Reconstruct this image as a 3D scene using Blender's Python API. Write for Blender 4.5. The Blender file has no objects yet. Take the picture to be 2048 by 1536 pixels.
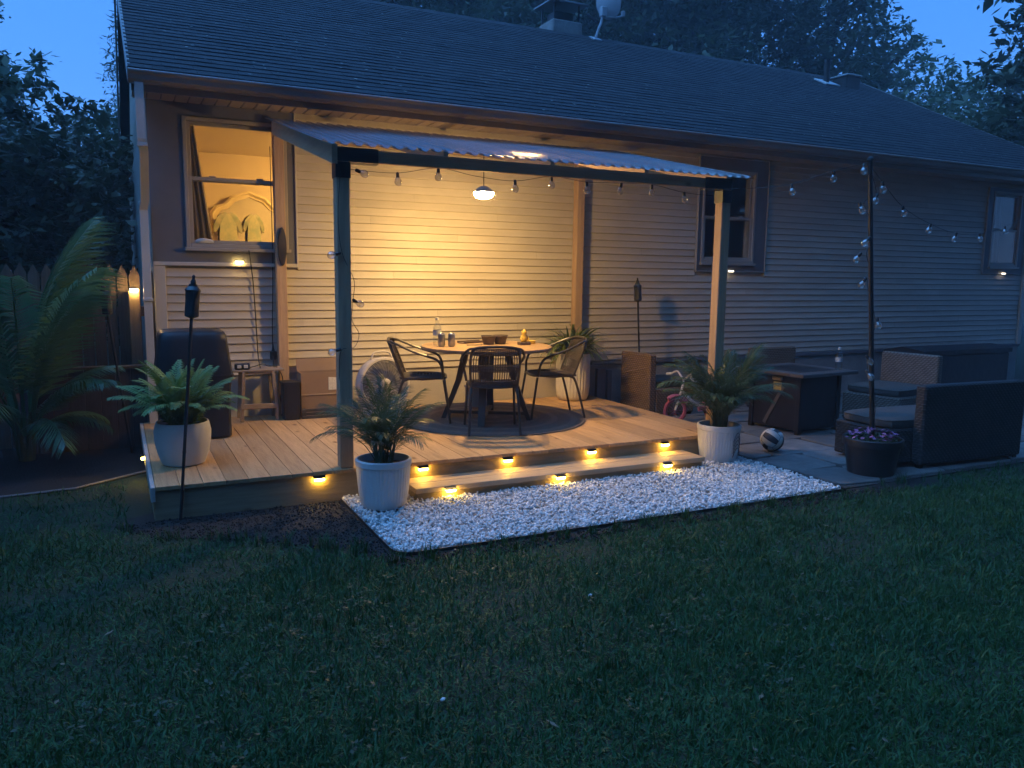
import bpy, bmesh, math, random
import numpy as np
from mathutils import Vector, Matrix

random.seed(7)
RNG = np.random.default_rng(7)
sc = bpy.context.scene
COL = sc.collection
R = math.radians

# ------------------------------------------------------------------ camera
YAW, PITCH, ROLL = 0.459, -0.135, 0.013
_f = Vector((math.sin(YAW) * math.cos(PITCH), math.cos(YAW) * math.cos(PITCH), math.sin(PITCH)))
_r0 = Vector((math.cos(YAW), -math.sin(YAW), 0.0))
_u0 = _r0.cross(_f)
_r = _r0 * math.cos(ROLL) + _u0 * math.sin(ROLL)
_u = -_r0 * math.sin(ROLL) + _u0 * math.cos(ROLL)
cam_data = bpy.data.cameras.new('camera')
cam_data.sensor_width = 36.0
cam_data.lens = 1600.0 / 2048.0 * 36.0
cam_data.clip_start = 0.05
cam_data.clip_end = 600.0
cam = bpy.data.objects.new('camera', cam_data)
COL.objects.link(cam)
_m = Matrix((( _r.x, _u.x, -_f.x, 0.0), (_r.y, _u.y, -_f.y, -7.757), (_r.z, _u.z, -_f.z, 1.565), (0, 0, 0, 1)))
cam.matrix_world = _m
sc.camera = cam

# ------------------------------------------------------------------ sky, faint afterglow, exposure
SUN_EL, SUN_AZ = R(60.0), R(285.0)
world = bpy.data.worlds.new('World')
sc.world = world
world.use_nodes = True
_nt = world.node_tree
_sky = _nt.nodes.new('ShaderNodeTexSky')
_sky.sky_type = 'NISHITA'
_sky.sun_disc = False
_sky.sun_elevation = SUN_EL
_sky.sun_rotation = SUN_AZ
_sky.ozone_density = 5.2
_sky.dust_density = 0.0
_sky.air_density = 1.0
# dusk: the sun is down, so the sky is evened out toward one deep blue all round
_mx = _nt.nodes.new('ShaderNodeMix'); _mx.data_type = 'RGBA'
_mx.inputs['Factor'].default_value = 0.94
_nt.links.new(_sky.outputs[0], _mx.inputs[6])
_mx.inputs[7].default_value = (.05, .43, 1.55, 1)
_nt.links.new(_mx.outputs[2], _nt.nodes['Background'].inputs[0])
_nt.nodes['Background'].inputs[1].default_value = 0.15
_sl = bpy.data.lights.new('sun', 'SUN')
_sl.energy = 0.62
_sl.angle = R(80.0)
_sl.color = (.17, .47, 1.0)
_so = bpy.data.objects.new('sun', _sl)
COL.objects.link(_so)
_sd = Vector((math.sin(SUN_AZ) * math.cos(SUN_EL), math.cos(SUN_AZ) * math.cos(SUN_EL), math.sin(SUN_EL)))
_so.rotation_euler = _sd.to_track_quat('Z', 'Y').to_euler()
_so.location = _sd * 40
sc.view_settings.view_transform = 'Standard'
sc.view_settings.look = 'None'
sc.view_settings.exposure = 2.2
sc.view_settings.gamma = 1.0
sc.view_settings.use_curve_mapping = False
sc.render.engine = 'CYCLES'
sc.cycles.use_denoising = True
sc.cycles.max_bounces = 5
sc.cycles.diffuse_bounces = 2
sc.cycles.glossy_bounces = 3
sc.cycles.transmission_bounces = 3
sc.cycles.transparent_max_bounces = 10
sc.cycles.use_adaptive_sampling = True
sc.cycles.adaptive_threshold = 0.03
sc.cycles.caustics_reflective = False
sc.cycles.caustics_refractive = False
sc.cycles.sample_clamp_indirect = 4.0

# ------------------------------------------------------------------ materials
MATS = {}
def pmat(name, col, rough=0.6, var=0.0, vscale=6.0, col2=None, bump=0.0, bscale=40.0, metal=0.0, spec=0.5,
         stretch=(1, 1, 1), rand=0.0, coat=0.0, trans=0.0, detail=4.0):
    """principled material: two-tone noise colour, fine bump, small per-object tone shift"""
    m = bpy.data.materials.new(name)
    m.use_nodes = True
    nt = m.node_tree
    N, L = nt.nodes, nt.links
    b = N['Principled BSDF']
    b.inputs['Roughness'].default_value = rough
    b.inputs['Metallic'].default_value = metal
    b.inputs['Specular IOR Level'].default_value = spec
    if coat:
        b.inputs['Coat Weight'].default_value = coat
    if trans:
        b.inputs['Transmission Weight'].default_value = trans
    tc = N.new('ShaderNodeTexCoord')
    mp = N.new('ShaderNodeMapping')
    mp.inputs['Scale'].default_value = stretch
    L.new(tc.outputs['Object'], mp.inputs[0])
    if rand:
        oi = N.new('ShaderNodeObjectInfo')
        vm = N.new('ShaderNodeVectorMath'); vm.operation = 'SCALE'
        cv = N.new('ShaderNodeCombineXYZ')
        for k in range(3):
            L.new(oi.outputs['Random'], cv.inputs[k])
        L.new(cv.outputs[0], vm.inputs[0]); vm.inputs['Scale'].default_value = 37.0
        L.new(vm.outputs[0], mp.inputs['Location'])
    out = None
    if var > 0 or col2 is not None:
        nz = N.new('ShaderNodeTexNoise')
        nz.inputs['Scale'].default_value = vscale
        nz.inputs['Detail'].default_value = detail
        nz.inputs['Roughness'].default_value = 0.65
        L.new(mp.outputs[0], nz.inputs['Vector'])
        rp = N.new('ShaderNodeValToRGB')
        rp.color_ramp.elements[0].position = 0.3
        rp.color_ramp.elements[1].position = 0.7
        c2 = col2 if col2 is not None else tuple(min(1, c * (1 + var)) for c in col)
        c1 = col if col2 is not None else tuple(c * (1 - var) for c in col)
        rp.color_ramp.elements[0].color = (*c1, 1)
        rp.color_ramp.elements[1].color = (*c2, 1)
        L.new(nz.outputs['Fac'], rp.inputs[0])
        out = rp.outputs[0]
    if rand:
        hs = N.new('ShaderNodeHueSaturation')
        mr = N.new('ShaderNodeMapRange')
        mr.inputs['To Min'].default_value = 1 - rand
        mr.inputs['To Max'].default_value = 1 + rand
        L.new(oi.outputs['Random'], mr.inputs[0])
        L.new(mr.outputs[0], hs.inputs['Value'])
        if out is not None:
            L.new(out, hs.inputs['Color'])
        else:
            hs.inputs['Color'].default_value = (*col, 1)
        out = hs.outputs[0]
    if out is not None:
        L.new(out, b.inputs['Base Color'])
    else:
        b.inputs['Base Color'].default_value = (*col, 1)
    if bump > 0:
        n2 = N.new('ShaderNodeTexNoise')
        n2.inputs['Scale'].default_value = bscale
        n2.inputs['Detail'].default_value = 3.0
        L.new(mp.outputs[0], n2.inputs['Vector'])
        bp = N.new('ShaderNodeBump')
        bp.inputs['Strength'].default_value = bump
        bp.inputs['Distance'].default_value = 0.01
        L.new(n2.outputs['Fac'], bp.inputs['Height'])
        L.new(bp.outputs[0], b.inputs['Normal'])
    MATS[name] = m
    return m

def wood(name, c1, c2, along='y', rough=0.65, rand=0.12, knots=True):
    """sawn timber: long grain streaks and a few dark knots"""
    st = {'x': (1.2, 16, 16), 'y': (16, 1.2, 16), 'z': (16, 16, 1.2)}[along]
    m = pmat(name, c1, rough, col2=c2, vscale=2.4, stretch=st, bump=0.25, bscale=9, rand=rand, detail=6)
    nt = m.node_tree; N, L = nt.nodes, nt.links
    if knots:
        b = N['Principled BSDF']
        src = b.inputs['Base Color'].links[0].from_socket
        tc = [n for n in N if n.type == 'TEX_COORD'][0]
        mp2 = N.new('ShaderNodeMapping')
        st2 = {'x': (.45, 1, 1), 'y': (1, .45, 1), 'z': (1, 1, .45)}[along]
        mp2.inputs['Scale'].default_value = st2
        mp = [n for n in N if n.type == 'MAPPING' and n != mp2][0]
        if mp.inputs['Location'].links:
            L.new(mp.inputs['Location'].links[0].from_socket, mp2.inputs['Location'])
        L.new(tc.outputs['Object'], mp2.inputs[0])
        vo = N.new('ShaderNodeTexVoronoi'); vo.inputs['Scale'].default_value = 5.0
        L.new(mp2.outputs[0], vo.inputs['Vector'])
        rp = N.new('ShaderNodeValToRGB')
        rp.color_ramp.elements[0].position = 0.04; rp.color_ramp.elements[0].color = (.3, .2, .13, 1)
        rp.color_ramp.elements[1].position = 0.12; rp.color_ramp.elements[1].color = (1, 1, 1, 1)
        L.new(vo.outputs['Distance'], rp.inputs[0])
        mx = N.new('ShaderNodeMix'); mx.data_type = 'RGBA'; mx.blend_type = 'MULTIPLY'
        mx.inputs['Factor'].default_value = 1.0
        L.new(src, mx.inputs[6]); L.new(rp.outputs[0], mx.inputs[7])
        L.new(mx.outputs[2], b.inputs['Base Color'])
    return m

def emat(name, col, strength):
    m = bpy.data.materials.new(name); m.use_nodes = True
    nt = m.node_tree
    nt.nodes.remove(nt.nodes['Principled BSDF'])
    e = nt.nodes.new('ShaderNodeEmission')
    e.inputs[0].default_value = (*col, 1); e.inputs[1].default_value = strength
    nt.links.new(e.outputs[0], nt.nodes['Material Output'].inputs[0])
    MATS[name] = m
    return m

def glassy(name, tint=(1, 1, 1), refl=0.12, rough=0.02, edge=1.0, body=None):
    """thin clear sheet: see-through with a fresnel-like gloss, optionally a little milky body"""
    m = bpy.data.materials.new(name); m.use_nodes = True
    nt = m.node_tree; N, L = nt.nodes, nt.links
    N.remove(N['Principled BSDF'])
    tr = N.new('ShaderNodeBsdfTransparent'); tr.inputs[0].default_value = (*tint, 1)
    gl = N.new('ShaderNodeBsdfGlossy'); gl.inputs['Roughness'].default_value = rough
    lw = N.new('ShaderNodeLayerWeight'); lw.inputs['Blend'].default_value = 0.35
    mr = N.new('ShaderNodeMapRange'); mr.inputs['To Min'].default_value = refl; mr.inputs['To Max'].default_value = edge
    L.new(lw.outputs['Facing'], mr.inputs[0])
    mix = N.new('ShaderNodeMixShader')
    L.new(mr.outputs[0], mix.inputs[0])
    first = tr.outputs[0]
    if body is not None:
        df = N.new('ShaderNodeBsdfDiffuse'); df.inputs[0].default_value = (*body[0], 1)
        mb = N.new('ShaderNodeMixShader'); mb.inputs[0].default_value = body[1]
        L.new(tr.outputs[0], mb.inputs[1]); L.new(df.outputs[0], mb.inputs[2])
        first = mb.outputs[0]
    L.new(first, mix.inputs[1]); L.new(gl.outputs[0], mix.inputs[2])
    L.new(mix.outputs[0], N['Material Output'].inputs[0])
    MATS[name] = m
    return m

def leafmat(name, c1, c2, rough=0.5, scale=1.5, transl=0.25, spec=0.4):
    m = pmat(name, c1, rough, col2=c2, vscale=scale, rand=0.2, spec=spec)
    nt = m.node_tree; N, L = nt.nodes, nt.links
    b = N['Principled BSDF']
    src = b.inputs['Base Color'].links[0].from_socket
    t = N.new('ShaderNodeBsdfTranslucent')
    L.new(src, t.inputs[0])
    mx = N.new('ShaderNodeMixShader'); mx.inputs[0].default_value = transl
    L.new(b.outputs[0], mx.inputs[1]); L.new(t.outputs[0], mx.inputs[2])
    L.new(mx.outputs[0], N['Material Output'].inputs[0])
    return m

siding_m = pmat('siding_vinyl', (.44, .39, .32), .5, col2=(.60, .54, .45), vscale=1.3, bump=.05, bscale=60, stretch=(.5, 1, .35), rand=.035, detail=7)
slate_m = pmat('slate_trim', (.15, .15, .17), .55, var=.1, vscale=3)
trim_m = pmat('window_vinyl', (.36, .33, .30), .45, var=.08, vscale=4)
white_m = pmat('white_vinyl', (.62, .62, .60), .4, var=.04, vscale=4)
corner_m = pmat('corner_vinyl', (.58, .55, .50), .45, var=.05, vscale=3)
gutter_m = pmat('gutter_metal', (.26, .23, .21), .35, var=.12, vscale=2, spec=.6)
gutterlip_m = pmat('gutter_lip', (.6, .6, .62), .3, spec=.7)
soffit_m = pmat('soffit_vinyl', (.36, .30, .25), .5, var=.06, vscale=3, rand=.06)
shingle_m = pmat('asphalt_shingle', (.016, .017, .021), .8, col2=(.052, .051, .056), vscale=3, bump=.5, bscale=160, rand=.08, detail=9, spec=.3)
found_m = pmat('foundation_paint', (.30, .30, .29), .8, var=.2, vscale=2.5, bump=.3, bscale=30)
skirt_m = pmat('skirt_board', (.50, .46, .40), .6, var=.1, vscale=2)
deckw = wood('deck_wood', (.40, .235, .11), (.58, .375, .185), 'y', .55, .22)
fascw = wood('fascia_wood', (.25, .18, .10), (.37, .28, .165), 'x', .7, .08)
treadw = wood('tread_wood', (.42, .29, .17), (.56, .41, .25), 'x', .6, .08)
postw = wood('post_wood', (.40, .26, .16), (.54, .37, .23), 'z', .65, .1)
beamw = wood('beam_wood', (.34, .22, .14), (.46, .32, .20), 'x', .65, .08)
raftw = wood('rafter_wood', (.38, .25, .16), (.50, .35, .23), 'y', .65, .08)
fencew = wood('fence_wood', (.14, .09, .06), (.22, .15, .10), 'z', .8, .15)
darkw = wood('dark_wood', (.035, .03, .028), (.06, .052, .048), 'z', .75, .1)
black_m = pmat('black_metal', (.018, .018, .019), .4, var=.2, vscale=8, spec=.5)
pane_m = glassy('window_pane', (.9, .92, .92), .012, .01, .14)

# ------------------------------------------------------------------ mesh helpers
class MB:
    def __init__(s):
        s.v = []; s.f = []
    def add(s, vs, fs):
        o = len(s.v)
        s.v.extend([tuple(p) for p in vs])
        s.f.extend([tuple(i + o for i in f) for f in fs])
        return s
    def box(s, x0, y0, z0, x1, y1, z1, c=0.0, M=None):
        """box, corners chamfered by c"""
        if c <= 0:
            vs = [(x, y, z) for z in (z0, z1) for y in (y0, y1) for x in (x0, x1)]
            fs = [(0, 2, 3, 1), (4, 5, 7, 6), (0, 1, 5, 4), (2, 6, 7, 3), (0, 4, 6, 2), (1, 3, 7, 5)]
        else:
            lo = (x0, y0, z0); hi = (x1, y1, z1); vs = []; idx = {}
            for cx in (0, 1):
                for cy in (0, 1):
                    for cz in (0, 1):
                        base = [hi[k] if b else lo[k] for k, b in enumerate((cx, cy, cz))]
                        for ax in range(3):
                            p = list(base)
                            for k, b in enumerate((cx, cy, cz)):
                                if k != ax:
                                    p[k] += -c if b else c
                            idx[(cx, cy, cz, ax)] = len(vs); vs.append(tuple(p))
            fs = []
            for ax in range(3):
                a, b = [k for k in range(3) if k != ax]
                for s_ in (0, 1):
                    q = []
                    for (u, w) in ((0, 0), (1, 0), (1, 1), (0, 1)):
                        k = [0, 0, 0]; k[ax] = s_; k[a] = u; k[b] = w
                        q.append(idx[(*k, ax)])
                    flip = (s_ == 1) != (ax == 1)
                    fs.append(tuple(q) if flip else tuple(q[::-1]))
            for ax in range(3):
                a, b = [k for k in range(3) if k != ax]
                for u in (0, 1):
                    for w in (0, 1):
                        k0 = [0, 0, 0]; k1 = [0, 0, 0]
                        k0[ax] = 0; k1[ax] = 1; k0[a] = k1[a] = u; k0[b] = k1[b] = w
                        q = (idx[(*k0, a)], idx[(*k1, a)], idx[(*k1, b)], idx[(*k0, b)])
                        fs.append(q)
            for cx in (0, 1):
                for cy in (0, 1):
                    for cz in (0, 1):
                        fs.append(tuple(idx[(cx, cy, cz, ax)] for ax in range(3)))
        if M is not None:
            vs = [tuple(M @ Vector(p)) for p in vs]
        return s.add(vs, fs)
    def tube(s, pts, r, n=8, closed=False, cap=True):
        pts = [Vector(p) for p in pts]
        m = len(pts)
        rr = r if isinstance(r, (list, tuple)) else [r] * m
        vs = []; prev = None
        for i, p in enumerate(pts):
            if closed:
                t = pts[(i + 1) % m] - pts[i - 1]
            else:
                t = pts[min(i + 1, m - 1)] - pts[max(i - 1, 0)]
            t = t.normalized() if t.length > 1e-9 else Vector((0, 0, 1))
            if prev is None:
                a = Vector((0, 0, 1)) if abs(t.z) < .9 else Vector((1, 0, 0))
                nx = t.cross(a).normalized()
            else:
                nx = (prev - t * prev.dot(t))
                nx = nx.normalized() if nx.length > 1e-6 else t.cross(Vector((0, 0, 1))).normalized()
            prev = nx
            ny = t.cross(nx)
            for k in range(n):
                a = 2 * math.pi * k / n
                vs.append(p + (nx * math.cos(a) + ny * math.sin(a)) * rr[i])
        fs = []
        for i in range(m if closed else m - 1):
            j = (i + 1) % m
            for k in range(n):
                k2 = (k + 1) % n
                fs.append((i * n + k, i * n + k2, j * n + k2, j * n + k))
        if cap and not closed:
            fs.append(tuple(range(n))[::-1]); fs.append(tuple((m - 1) * n + k for k in range(n)))
        return s.add(vs, fs)
    def lathe(s, prof, n=32, c=(0, 0, 0), cap0=True, cap1=True, rfun=None, M=None):
        vs = []
        for (r, z) in prof:
            for k in range(n):
                a = 2 * math.pi * k / n
                q = r if rfun is None else rfun(r, z, a)
                vs.append((c[0] + q * math.cos(a), c[1] + q * math.sin(a), c[2] + z))
        fs = []
        for i in range(len(prof) - 1):
            for k in range(n):
                k2 = (k + 1) % n
                fs.append((i * n + k, i * n + k2, (i + 1) * n + k2, (i + 1) * n + k))
        if cap0: fs.append(tuple(range(n))[::-1])
        if cap1: fs.append(tuple((len(prof) - 1) * n + k for k in range(n)))
        if M is not None:
            vs = [tuple(M @ Vector(p)) for p in vs]
        return s.add(vs, fs)
    def prism(s, poly, a0, a1, axis='x'):
        """extrude a 2-D polygon along an axis; poly in the two other axes (order yz, xz, xy)"""
        n = len(poly); vs = []
        for a in (a0, a1):
            for (u, w) in poly:
                vs.append({'x': (a, u, w), 'y': (u, a, w), 'z': (u, w, a)}[axis])
        fs = [tuple(range(n))[::-1], tuple(range(n, 2 * n))]
        for k in range(n):
            k2 = (k + 1) % n
            fs.append((k, k2, n + k2, n + k))
        return s.add(vs, fs)
    def mesh(s, name, smooth=False):
        me = bpy.data.meshes.new(name)
        me.from_pydata(s.v, [], s.f)
        bm = bmesh.new(); bm.from_mesh(me)
        bmesh.ops.recalc_face_normals(bm, faces=bm.faces)
        bm.to_mesh(me); bm.free()
        if smooth:
            me.shade_smooth()
            me.set_sharp_from_angle(angle=R(40))
        return me
    def build(s, name, mat, parent=None, smooth=False, loc=None, rot=None):
        return link(name, s.mesh(name, smooth), mat, parent, loc, rot)

def link(name, me, mat=None, parent=None, loc=None, rot=None):
    o = bpy.data.objects.new(name, me)
    COL.objects.link(o)
    if mat is not None and len(me.materials) == 0:
        me.materials.append(mat)
    if parent is not None: o.parent = parent
    if loc is not None: o.location = loc
    if rot is not None: o.rotation_euler = rot
    return o

def empty(name, loc=(0, 0, 0), rz=0.0):
    o = bpy.data.objects.new(name, None)
    o.empty_display_size = .1
    COL.objects.link(o)
    o.location = loc; o.rotation_euler = (0, 0, rz)
    return o

def tag(o, label, cat, group=None):
    o['label'] = label; o['category'] = cat
    if group: o['group'] = group
    return o

def struct(o, label=None):
    o['kind'] = 'structure'
    if label: o['label'] = label
    return o

def fastmesh(name, verts, faces, mat=None, smooth=False):
    """large meshes straight from numpy: verts (n,3), faces (m,k)"""
    me = bpy.data.meshes.new(name)
    verts = np.asarray(verts, np.float32); faces = np.asarray(faces, np.int32)
    m, k = faces.shape
    me.vertices.add(len(verts)); me.vertices.foreach_set('co', verts.ravel())
    me.loops.add(m * k); me.loops.foreach_set('vertex_index', faces.ravel())
    me.polygons.add(m)
    me.polygons.foreach_set('loop_start', np.arange(0, m * k, k, dtype=np.int32))
    me.polygons.foreach_set('loop_total', np.full(m, k, dtype=np.int32))
    me.update(calc_edges=True)
    me.validate()
    if smooth: me.shade_smooth()
    if mat is not None: me.materials.append(mat)
    return me

def smooth_path(pts, k=6):
    """Catmull-Rom through the points"""
    P = [Vector(p) for p in pts]
    P = [P[0] * 2 - P[1]] + P + [P[-1] * 2 - P[-2]]
    out = []
    for i in range(1, len(P) - 2):
        for j in range(k):
            t = j / k
            a, b, c, d = P[i - 1], P[i], P[i + 1], P[i + 2]
            out.append(.5 * ((2 * b) + (c - a) * t + (2 * a - 5 * b + 4 * c - d) * t * t + (3 * b - a - 3 * c + d) * t ** 3))
    out.append(P[-2])
    return out

def copy_tree(o, parent=None):
    c = o.copy(); COL.objects.link(c); c.parent = parent
    for ch in list(o.children):
        copy_tree(ch, c)
    return c

# ------------------------------------------------------------------ ground, beds, patio
soil_m = pmat('soil', (.007, .007, .007), .95, col2=(.016, .014, .012), vscale=9, bump=.8, bscale=60)
turf_m = pmat('turf_ground', (.007, .021, .007), .95, col2=(.018, .028, .011), vscale=.9, bump=.8, bscale=50, detail=8)
stone_m = pmat('flagstone', (.10, .098, .095), .75, col2=(.19, .18, .17), vscale=5, bump=.4, bscale=25, rand=.25)
grit_m = pmat('patio_joint', (.045, .042, .038), .95, var=.3, vscale=30, bump=.6, bscale=90)

g = MB()
g.add([(-150, -150, 0), (150, -150, 0), (150, 150, 0), (-150, 150, 0)], [(0, 1, 2, 3)])
struct(g.build('ground', turf_m))
# bare soil in front of the deck and round the gravel bed, dark bed on the left with the palm
g = MB()
g.add([(-.12, -2.36, .004), (.15, -2.75, .004), (.62, -3.0, .004), (1.15, -3.42, .004), (1.28, -3.76, .004), (2.6, -3.76, .004),
       (4.0, -3.76, .004), (5.0, -3.85, .004), (5.75, -3.75, .004), (5.75, -2.2, .004), (.15, -2.2, .004)], [tuple(range(11))])
struct(g.build('soil_strip', soil_m))
SOIL_POLY = [(-.12, -2.36), (.15, -2.75), (.62, -3.0), (1.15, -3.42), (1.28, -3.76), (1.30, -2.43)]
g = MB()
g.add([(-4, -1.5, .004), (-.78, -1.43, .004), (-.33, -1.38, .004), (.15, -1.02, .004), (.15, 1.5, .004), (-4, 1.5, .004)], [tuple(range(6))])
struct(g.build('planting_bed', soil_m))
g = MB()
for a, b in (((-4, -1.5), (-.78, -1.43)), ((-.78, -1.43), (-.33, -1.38)), ((-.33, -1.38), (.15, -1.02))):
    g.tube([(*a, .012), (*b, .012)], .009, 6)
tag(g.build('lawn_edging', pmat('edging_grey', (.16, .16, .16), .6)), 'thin pale edging strip between the lawn and the dark palm bed', 'edging')

# patio base + separate flagstones
g = MB()
g.box(4.84, -3.62, -.05, 13.2, 0.02, .012)
pat = g.build('patio', grit_m); struct(pat)
rs = random.Random(3)
yy = -3.58; row = 0
while yy < -.1:
    h = rs.uniform(.42, .62)
    xx = 4.86 - rs.uniform(0, .3)
    while xx < 12.9:
        w = rs.uniform(.45, .95)
        x0, x1 = max(xx, 4.86), min(xx + w, 13.1)
        if x1 - x0 > .15:
            j = lambda: rs.uniform(-.02, .02)
            y0, y1 = yy, min(yy + h, -.03)
            c = .045
            base = [(x0 + c + j(), y0 + j()), (x1 - c + j(), y0 + j()), (x1 + j(), y0 + c), (x1 + j(), y1 - c), (x1 - c, y1 + j()), (x0 + c, y1 + j()), (x0 + j(), y1 - c), (x0 + j(), y0 + c)]
            cx, cy = (x0 + x1) / 2, (y0 + y1) / 2
            base = [(cx + (px - cx) * .965, cy + (py - cy) * .955) for px, py in base]
            top = .026 + rs.uniform(-.004, .006)
            m = MB(); n = len(base)
            vs = [(px, py, .008) for px, py in base] + [(px, py, top - .006) for px, py in base] + [(cx + (px - cx) * .975, cy + (py - cy) * .97, top) for px, py in base]
            fs = [tuple(range(n)[::-1])] + [(k, (k + 1) % n, n + (k + 1) % n, n + k) for k in range(n)] + [(n + k, n + (k + 1) % n, 2 * n + (k + 1) % n, 2 * n + k) for k in range(n)] + [tuple(range(2 * n, 3 * n))]
            m.add(vs, fs).build('flagstone', stone_m, pat)
        xx += w
    yy += h; row += 1

# ------------------------------------------------------------------ house
house = tag(empty('house', (6.5, 4.0, 0)), 'single-storey house with cream lap siding and dark shingle roof behind the deck', 'house')
def hp(mb, name, mat, parent=None, smooth=False):
    """part of the house in world coordinates"""
    o = mb.build(name, mat, parent or house, smooth)
    if parent is None or parent is house:
        o.location = (-6.5, -4.0, 0)
    return o
X0, X1 = .31, 12.73
ZS = 3.02                      # soffit height
EXP = .0762
WIN = [(.31, 1.55, 1.64, 3.02), (6.258, 7.350, 1.64, 3.004), (11.63, 12.60, 1.675, 2.95)]
OPEN = [(.62, 1.44, 1.81, 2.87), (6.36, 7.12, 1.785, 2.82), (11.80, 12.42, 1.82, 2.86)]
# wall core with openings
m = MB()
zc0 = .55
xs = X0 + .02
for (a, b, z0, z1) in OPEN:
    m.box(xs, .012, zc0, a, .13, ZS)
    m.box(a, .012, zc0, b, .13, z0); m.box(a, .012, z1, b, .13, ZS)
    xs = b
m.box(xs, .012, zc0, X1 - .02, .13, ZS)
hp(m, 'wall', skirt_m)
m = MB()
m.box(X0 + .02, .131, 0, X0 + .12, 8.3, ZS); m.box(X1 - .12, .131, 0, X1 - .02, 8.3, ZS); m.box(X0 + .02, 8.3, 0, X1 - .02, 8.4, ZS)
m.box(X0 + .12, .131, .45, X1 - .12, 8.3, .55)
hp(m, 'rear_wall', siding_m)
for xg in (X0 + .02, X1 - .12):
    m = MB(); m.prism([(.0, ZS), (8.4, ZS), (4.15, 5.22)], xg, xg + .1, 'x'); hp(m, 'gable_wall', siding_m)
# siding: one board per course, cut at the windows
z = .607
k = 0
while z < ZS - .01:
    zt = min(z + EXP, ZS - .002) if k else .671
    segs = [(X0 + .085, X1 - .09)]
    for (a, b, z0, z1) in WIN:
        if zt > z0 + .02 and z < z1 - .01:
            ns = []
            for (p, q) in segs:
                if b <= p or a >= q: ns.append((p, q)); continue
                if a - p > .02: ns.append((p, a - .003))
                if q - b > .02: ns.append((b + .003, q))
            segs = ns
    cut = []
    for (p, q) in segs:                       # butt joints, staggered from course to course
        j = p + ((k * 1.37) % 3.66) + .3
        while j < q - .3:
            cut.append((p, j)); p = j + .0012; j += 3.66
        cut.append((p, q))
    for (p, q) in cut:
        m = MB()
        prof = [(.011, z + .001), (-.006, z + .001), (-.0145, z + .006), (-.0150, z + .011), (-.009, z + .035), (-.0015, zt + .004), (.011, zt + .004)]
        if zt - z < .05: prof = [(.011, z + .001), (-.015, z + .001), (-.008, zt), (.011, zt)]
        m.prism(prof, p, q, 'x')
        hp(m, 'siding_board', siding_m)
    z = zt; k += 1
# skirt over the deck, foundation elsewhere
m = MB(); m.box(X0 + .01, .0, .0, 4.80, .02, .604); hp(m, 'skirt_board', skirt_m)
m = MB(); m.box(4.81, .012, -.1, X1 - .01, .12, .604); hp(m, 'foundation', found_m)
m = MB(); m.box(4.83, -.02, .56, X1, .01, .603, .004); hp(m, 'starter_strip', slate_m)
# corner posts
for (a, b) in ((X0 - .004, X0 + .092), (X1 - .095, X1 + .004)):
    m = MB(); m.box(a, -.032, .6, b, .05, 1.61 if a < 1 else ZS, .004); hp(m, 'corner_trim', corner_m)
# plain slate panel round the lit window
m = MB()
a, b, z0, z1 = OPEN[0]
m.box(X0 - .004, -.012, 1.645, a, .01, ZS); m.box(b, -.012, 1.645, 1.545, .01, ZS)
m.box(a, -.012, 1.645, b, .01, z0); m.box(a, -.012, z1, b, .01, ZS)
hp(m, 'window_surround', slate_m)
m = MB(); m.box(X0, -.035, 1.612, 1.553, .0, 1.645, .003); hp(m, 'edge_trim', corner_m)
m = MB(); m.box(1.545, -.03, 1.648, 1.560, .0, ZS, .003); hp(m, 'edge_trim', corner_m)

def window(x0, x1, z0, z1, meet, casing=True, wn=None, back=None):
    w = MB()
    fw = .035
    y0, y1 = -.030, .06
    w.box(x0, y0, z0, x0 + fw, y1, z1, .004); w.box(x1 - fw, y0, z0, x1, y1, z1, .004)
    w.box(x0 + fw, y0, z0, x1 - fw, y1, z0 + fw, .004); w.box(x0 + fw, y0, z1 - fw, x1 - fw, y1, z1, .004)
    win = hp(w, 'window', trim_m)
    def sub(mb, name, mat): return mb.build(name, mat, win)
    a, b = x0 + fw, x1 - fw
    for nm, (p, q, ya, yb) in {'upper_sash': (meet - .02, z1 - fw, .018, .045), 'lower_sash': (z0 + fw, meet + .02, -.012, .015)}.items():
        s = MB(); t = .032
        s.box(a, ya, p, a + t, yb, q, .003); s.box(b - t, ya, p, b, yb, q, .003)
        s.box(a + t, ya, p, b - t, yb, p + t, .003); s.box(a + t, ya, q - t, b - t, yb, q, .003)
        if nm == 'lower_sash':
            for cx in (a + (b - a) * .25, a + (b - a) * .75):
                s.box(cx - .03, ya - .004, q, cx + .03, ya + .02, q + .014, .003)
        sub(s, nm, trim_m)
        g = MB(); g.box(a + t - .004, ya + .010, p + t - .004, b - t + .004, ya + .015, q - t + .004)
        sub(g, 'pane', pane_m)
    s = MB(); s.box(x0 - .015, -.06, z0 - .03, x1 + .015, .05, z0, .004); sub(s, 'sill', trim_m)
    if casing:
        A, B, C, D = wn
        s = MB()
        s.box(A + .012, -.022, C + .012, x0, .0, D - .012); s.box(x1, -.022, C + .012, B - .012, .0, D - .012)
        s.box(x0, -.022, C + .012, x1, .0, z0 - .03); s.box(x0, -.022, z1, x1, .0, D - .012)
        sub(s, 'casing', slate_m)
        s = MB()
        for q in ((A, C, A + .012, D), (B - .012, C, B, D)): s.box(q[0], -.034, q[1], q[2], .0, q[3], .002)
        s.box(A + .012, -.034, C, B - .012, .0, C + .012, .002); s.box(A + .012, -.034, D - .012, B - .012, .0, D, .002)
        sub(s, 'edge_trim', trim_m)
    return win
window(.585, 1.475, 1.775, 2.905, 2.375, False)
window(6.325, 7.155, 1.75, 2.855, 2.285, True, WIN[1])
window(11.765, 12.455, 1.785, 2.895, 2.33, True, WIN[2])

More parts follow.
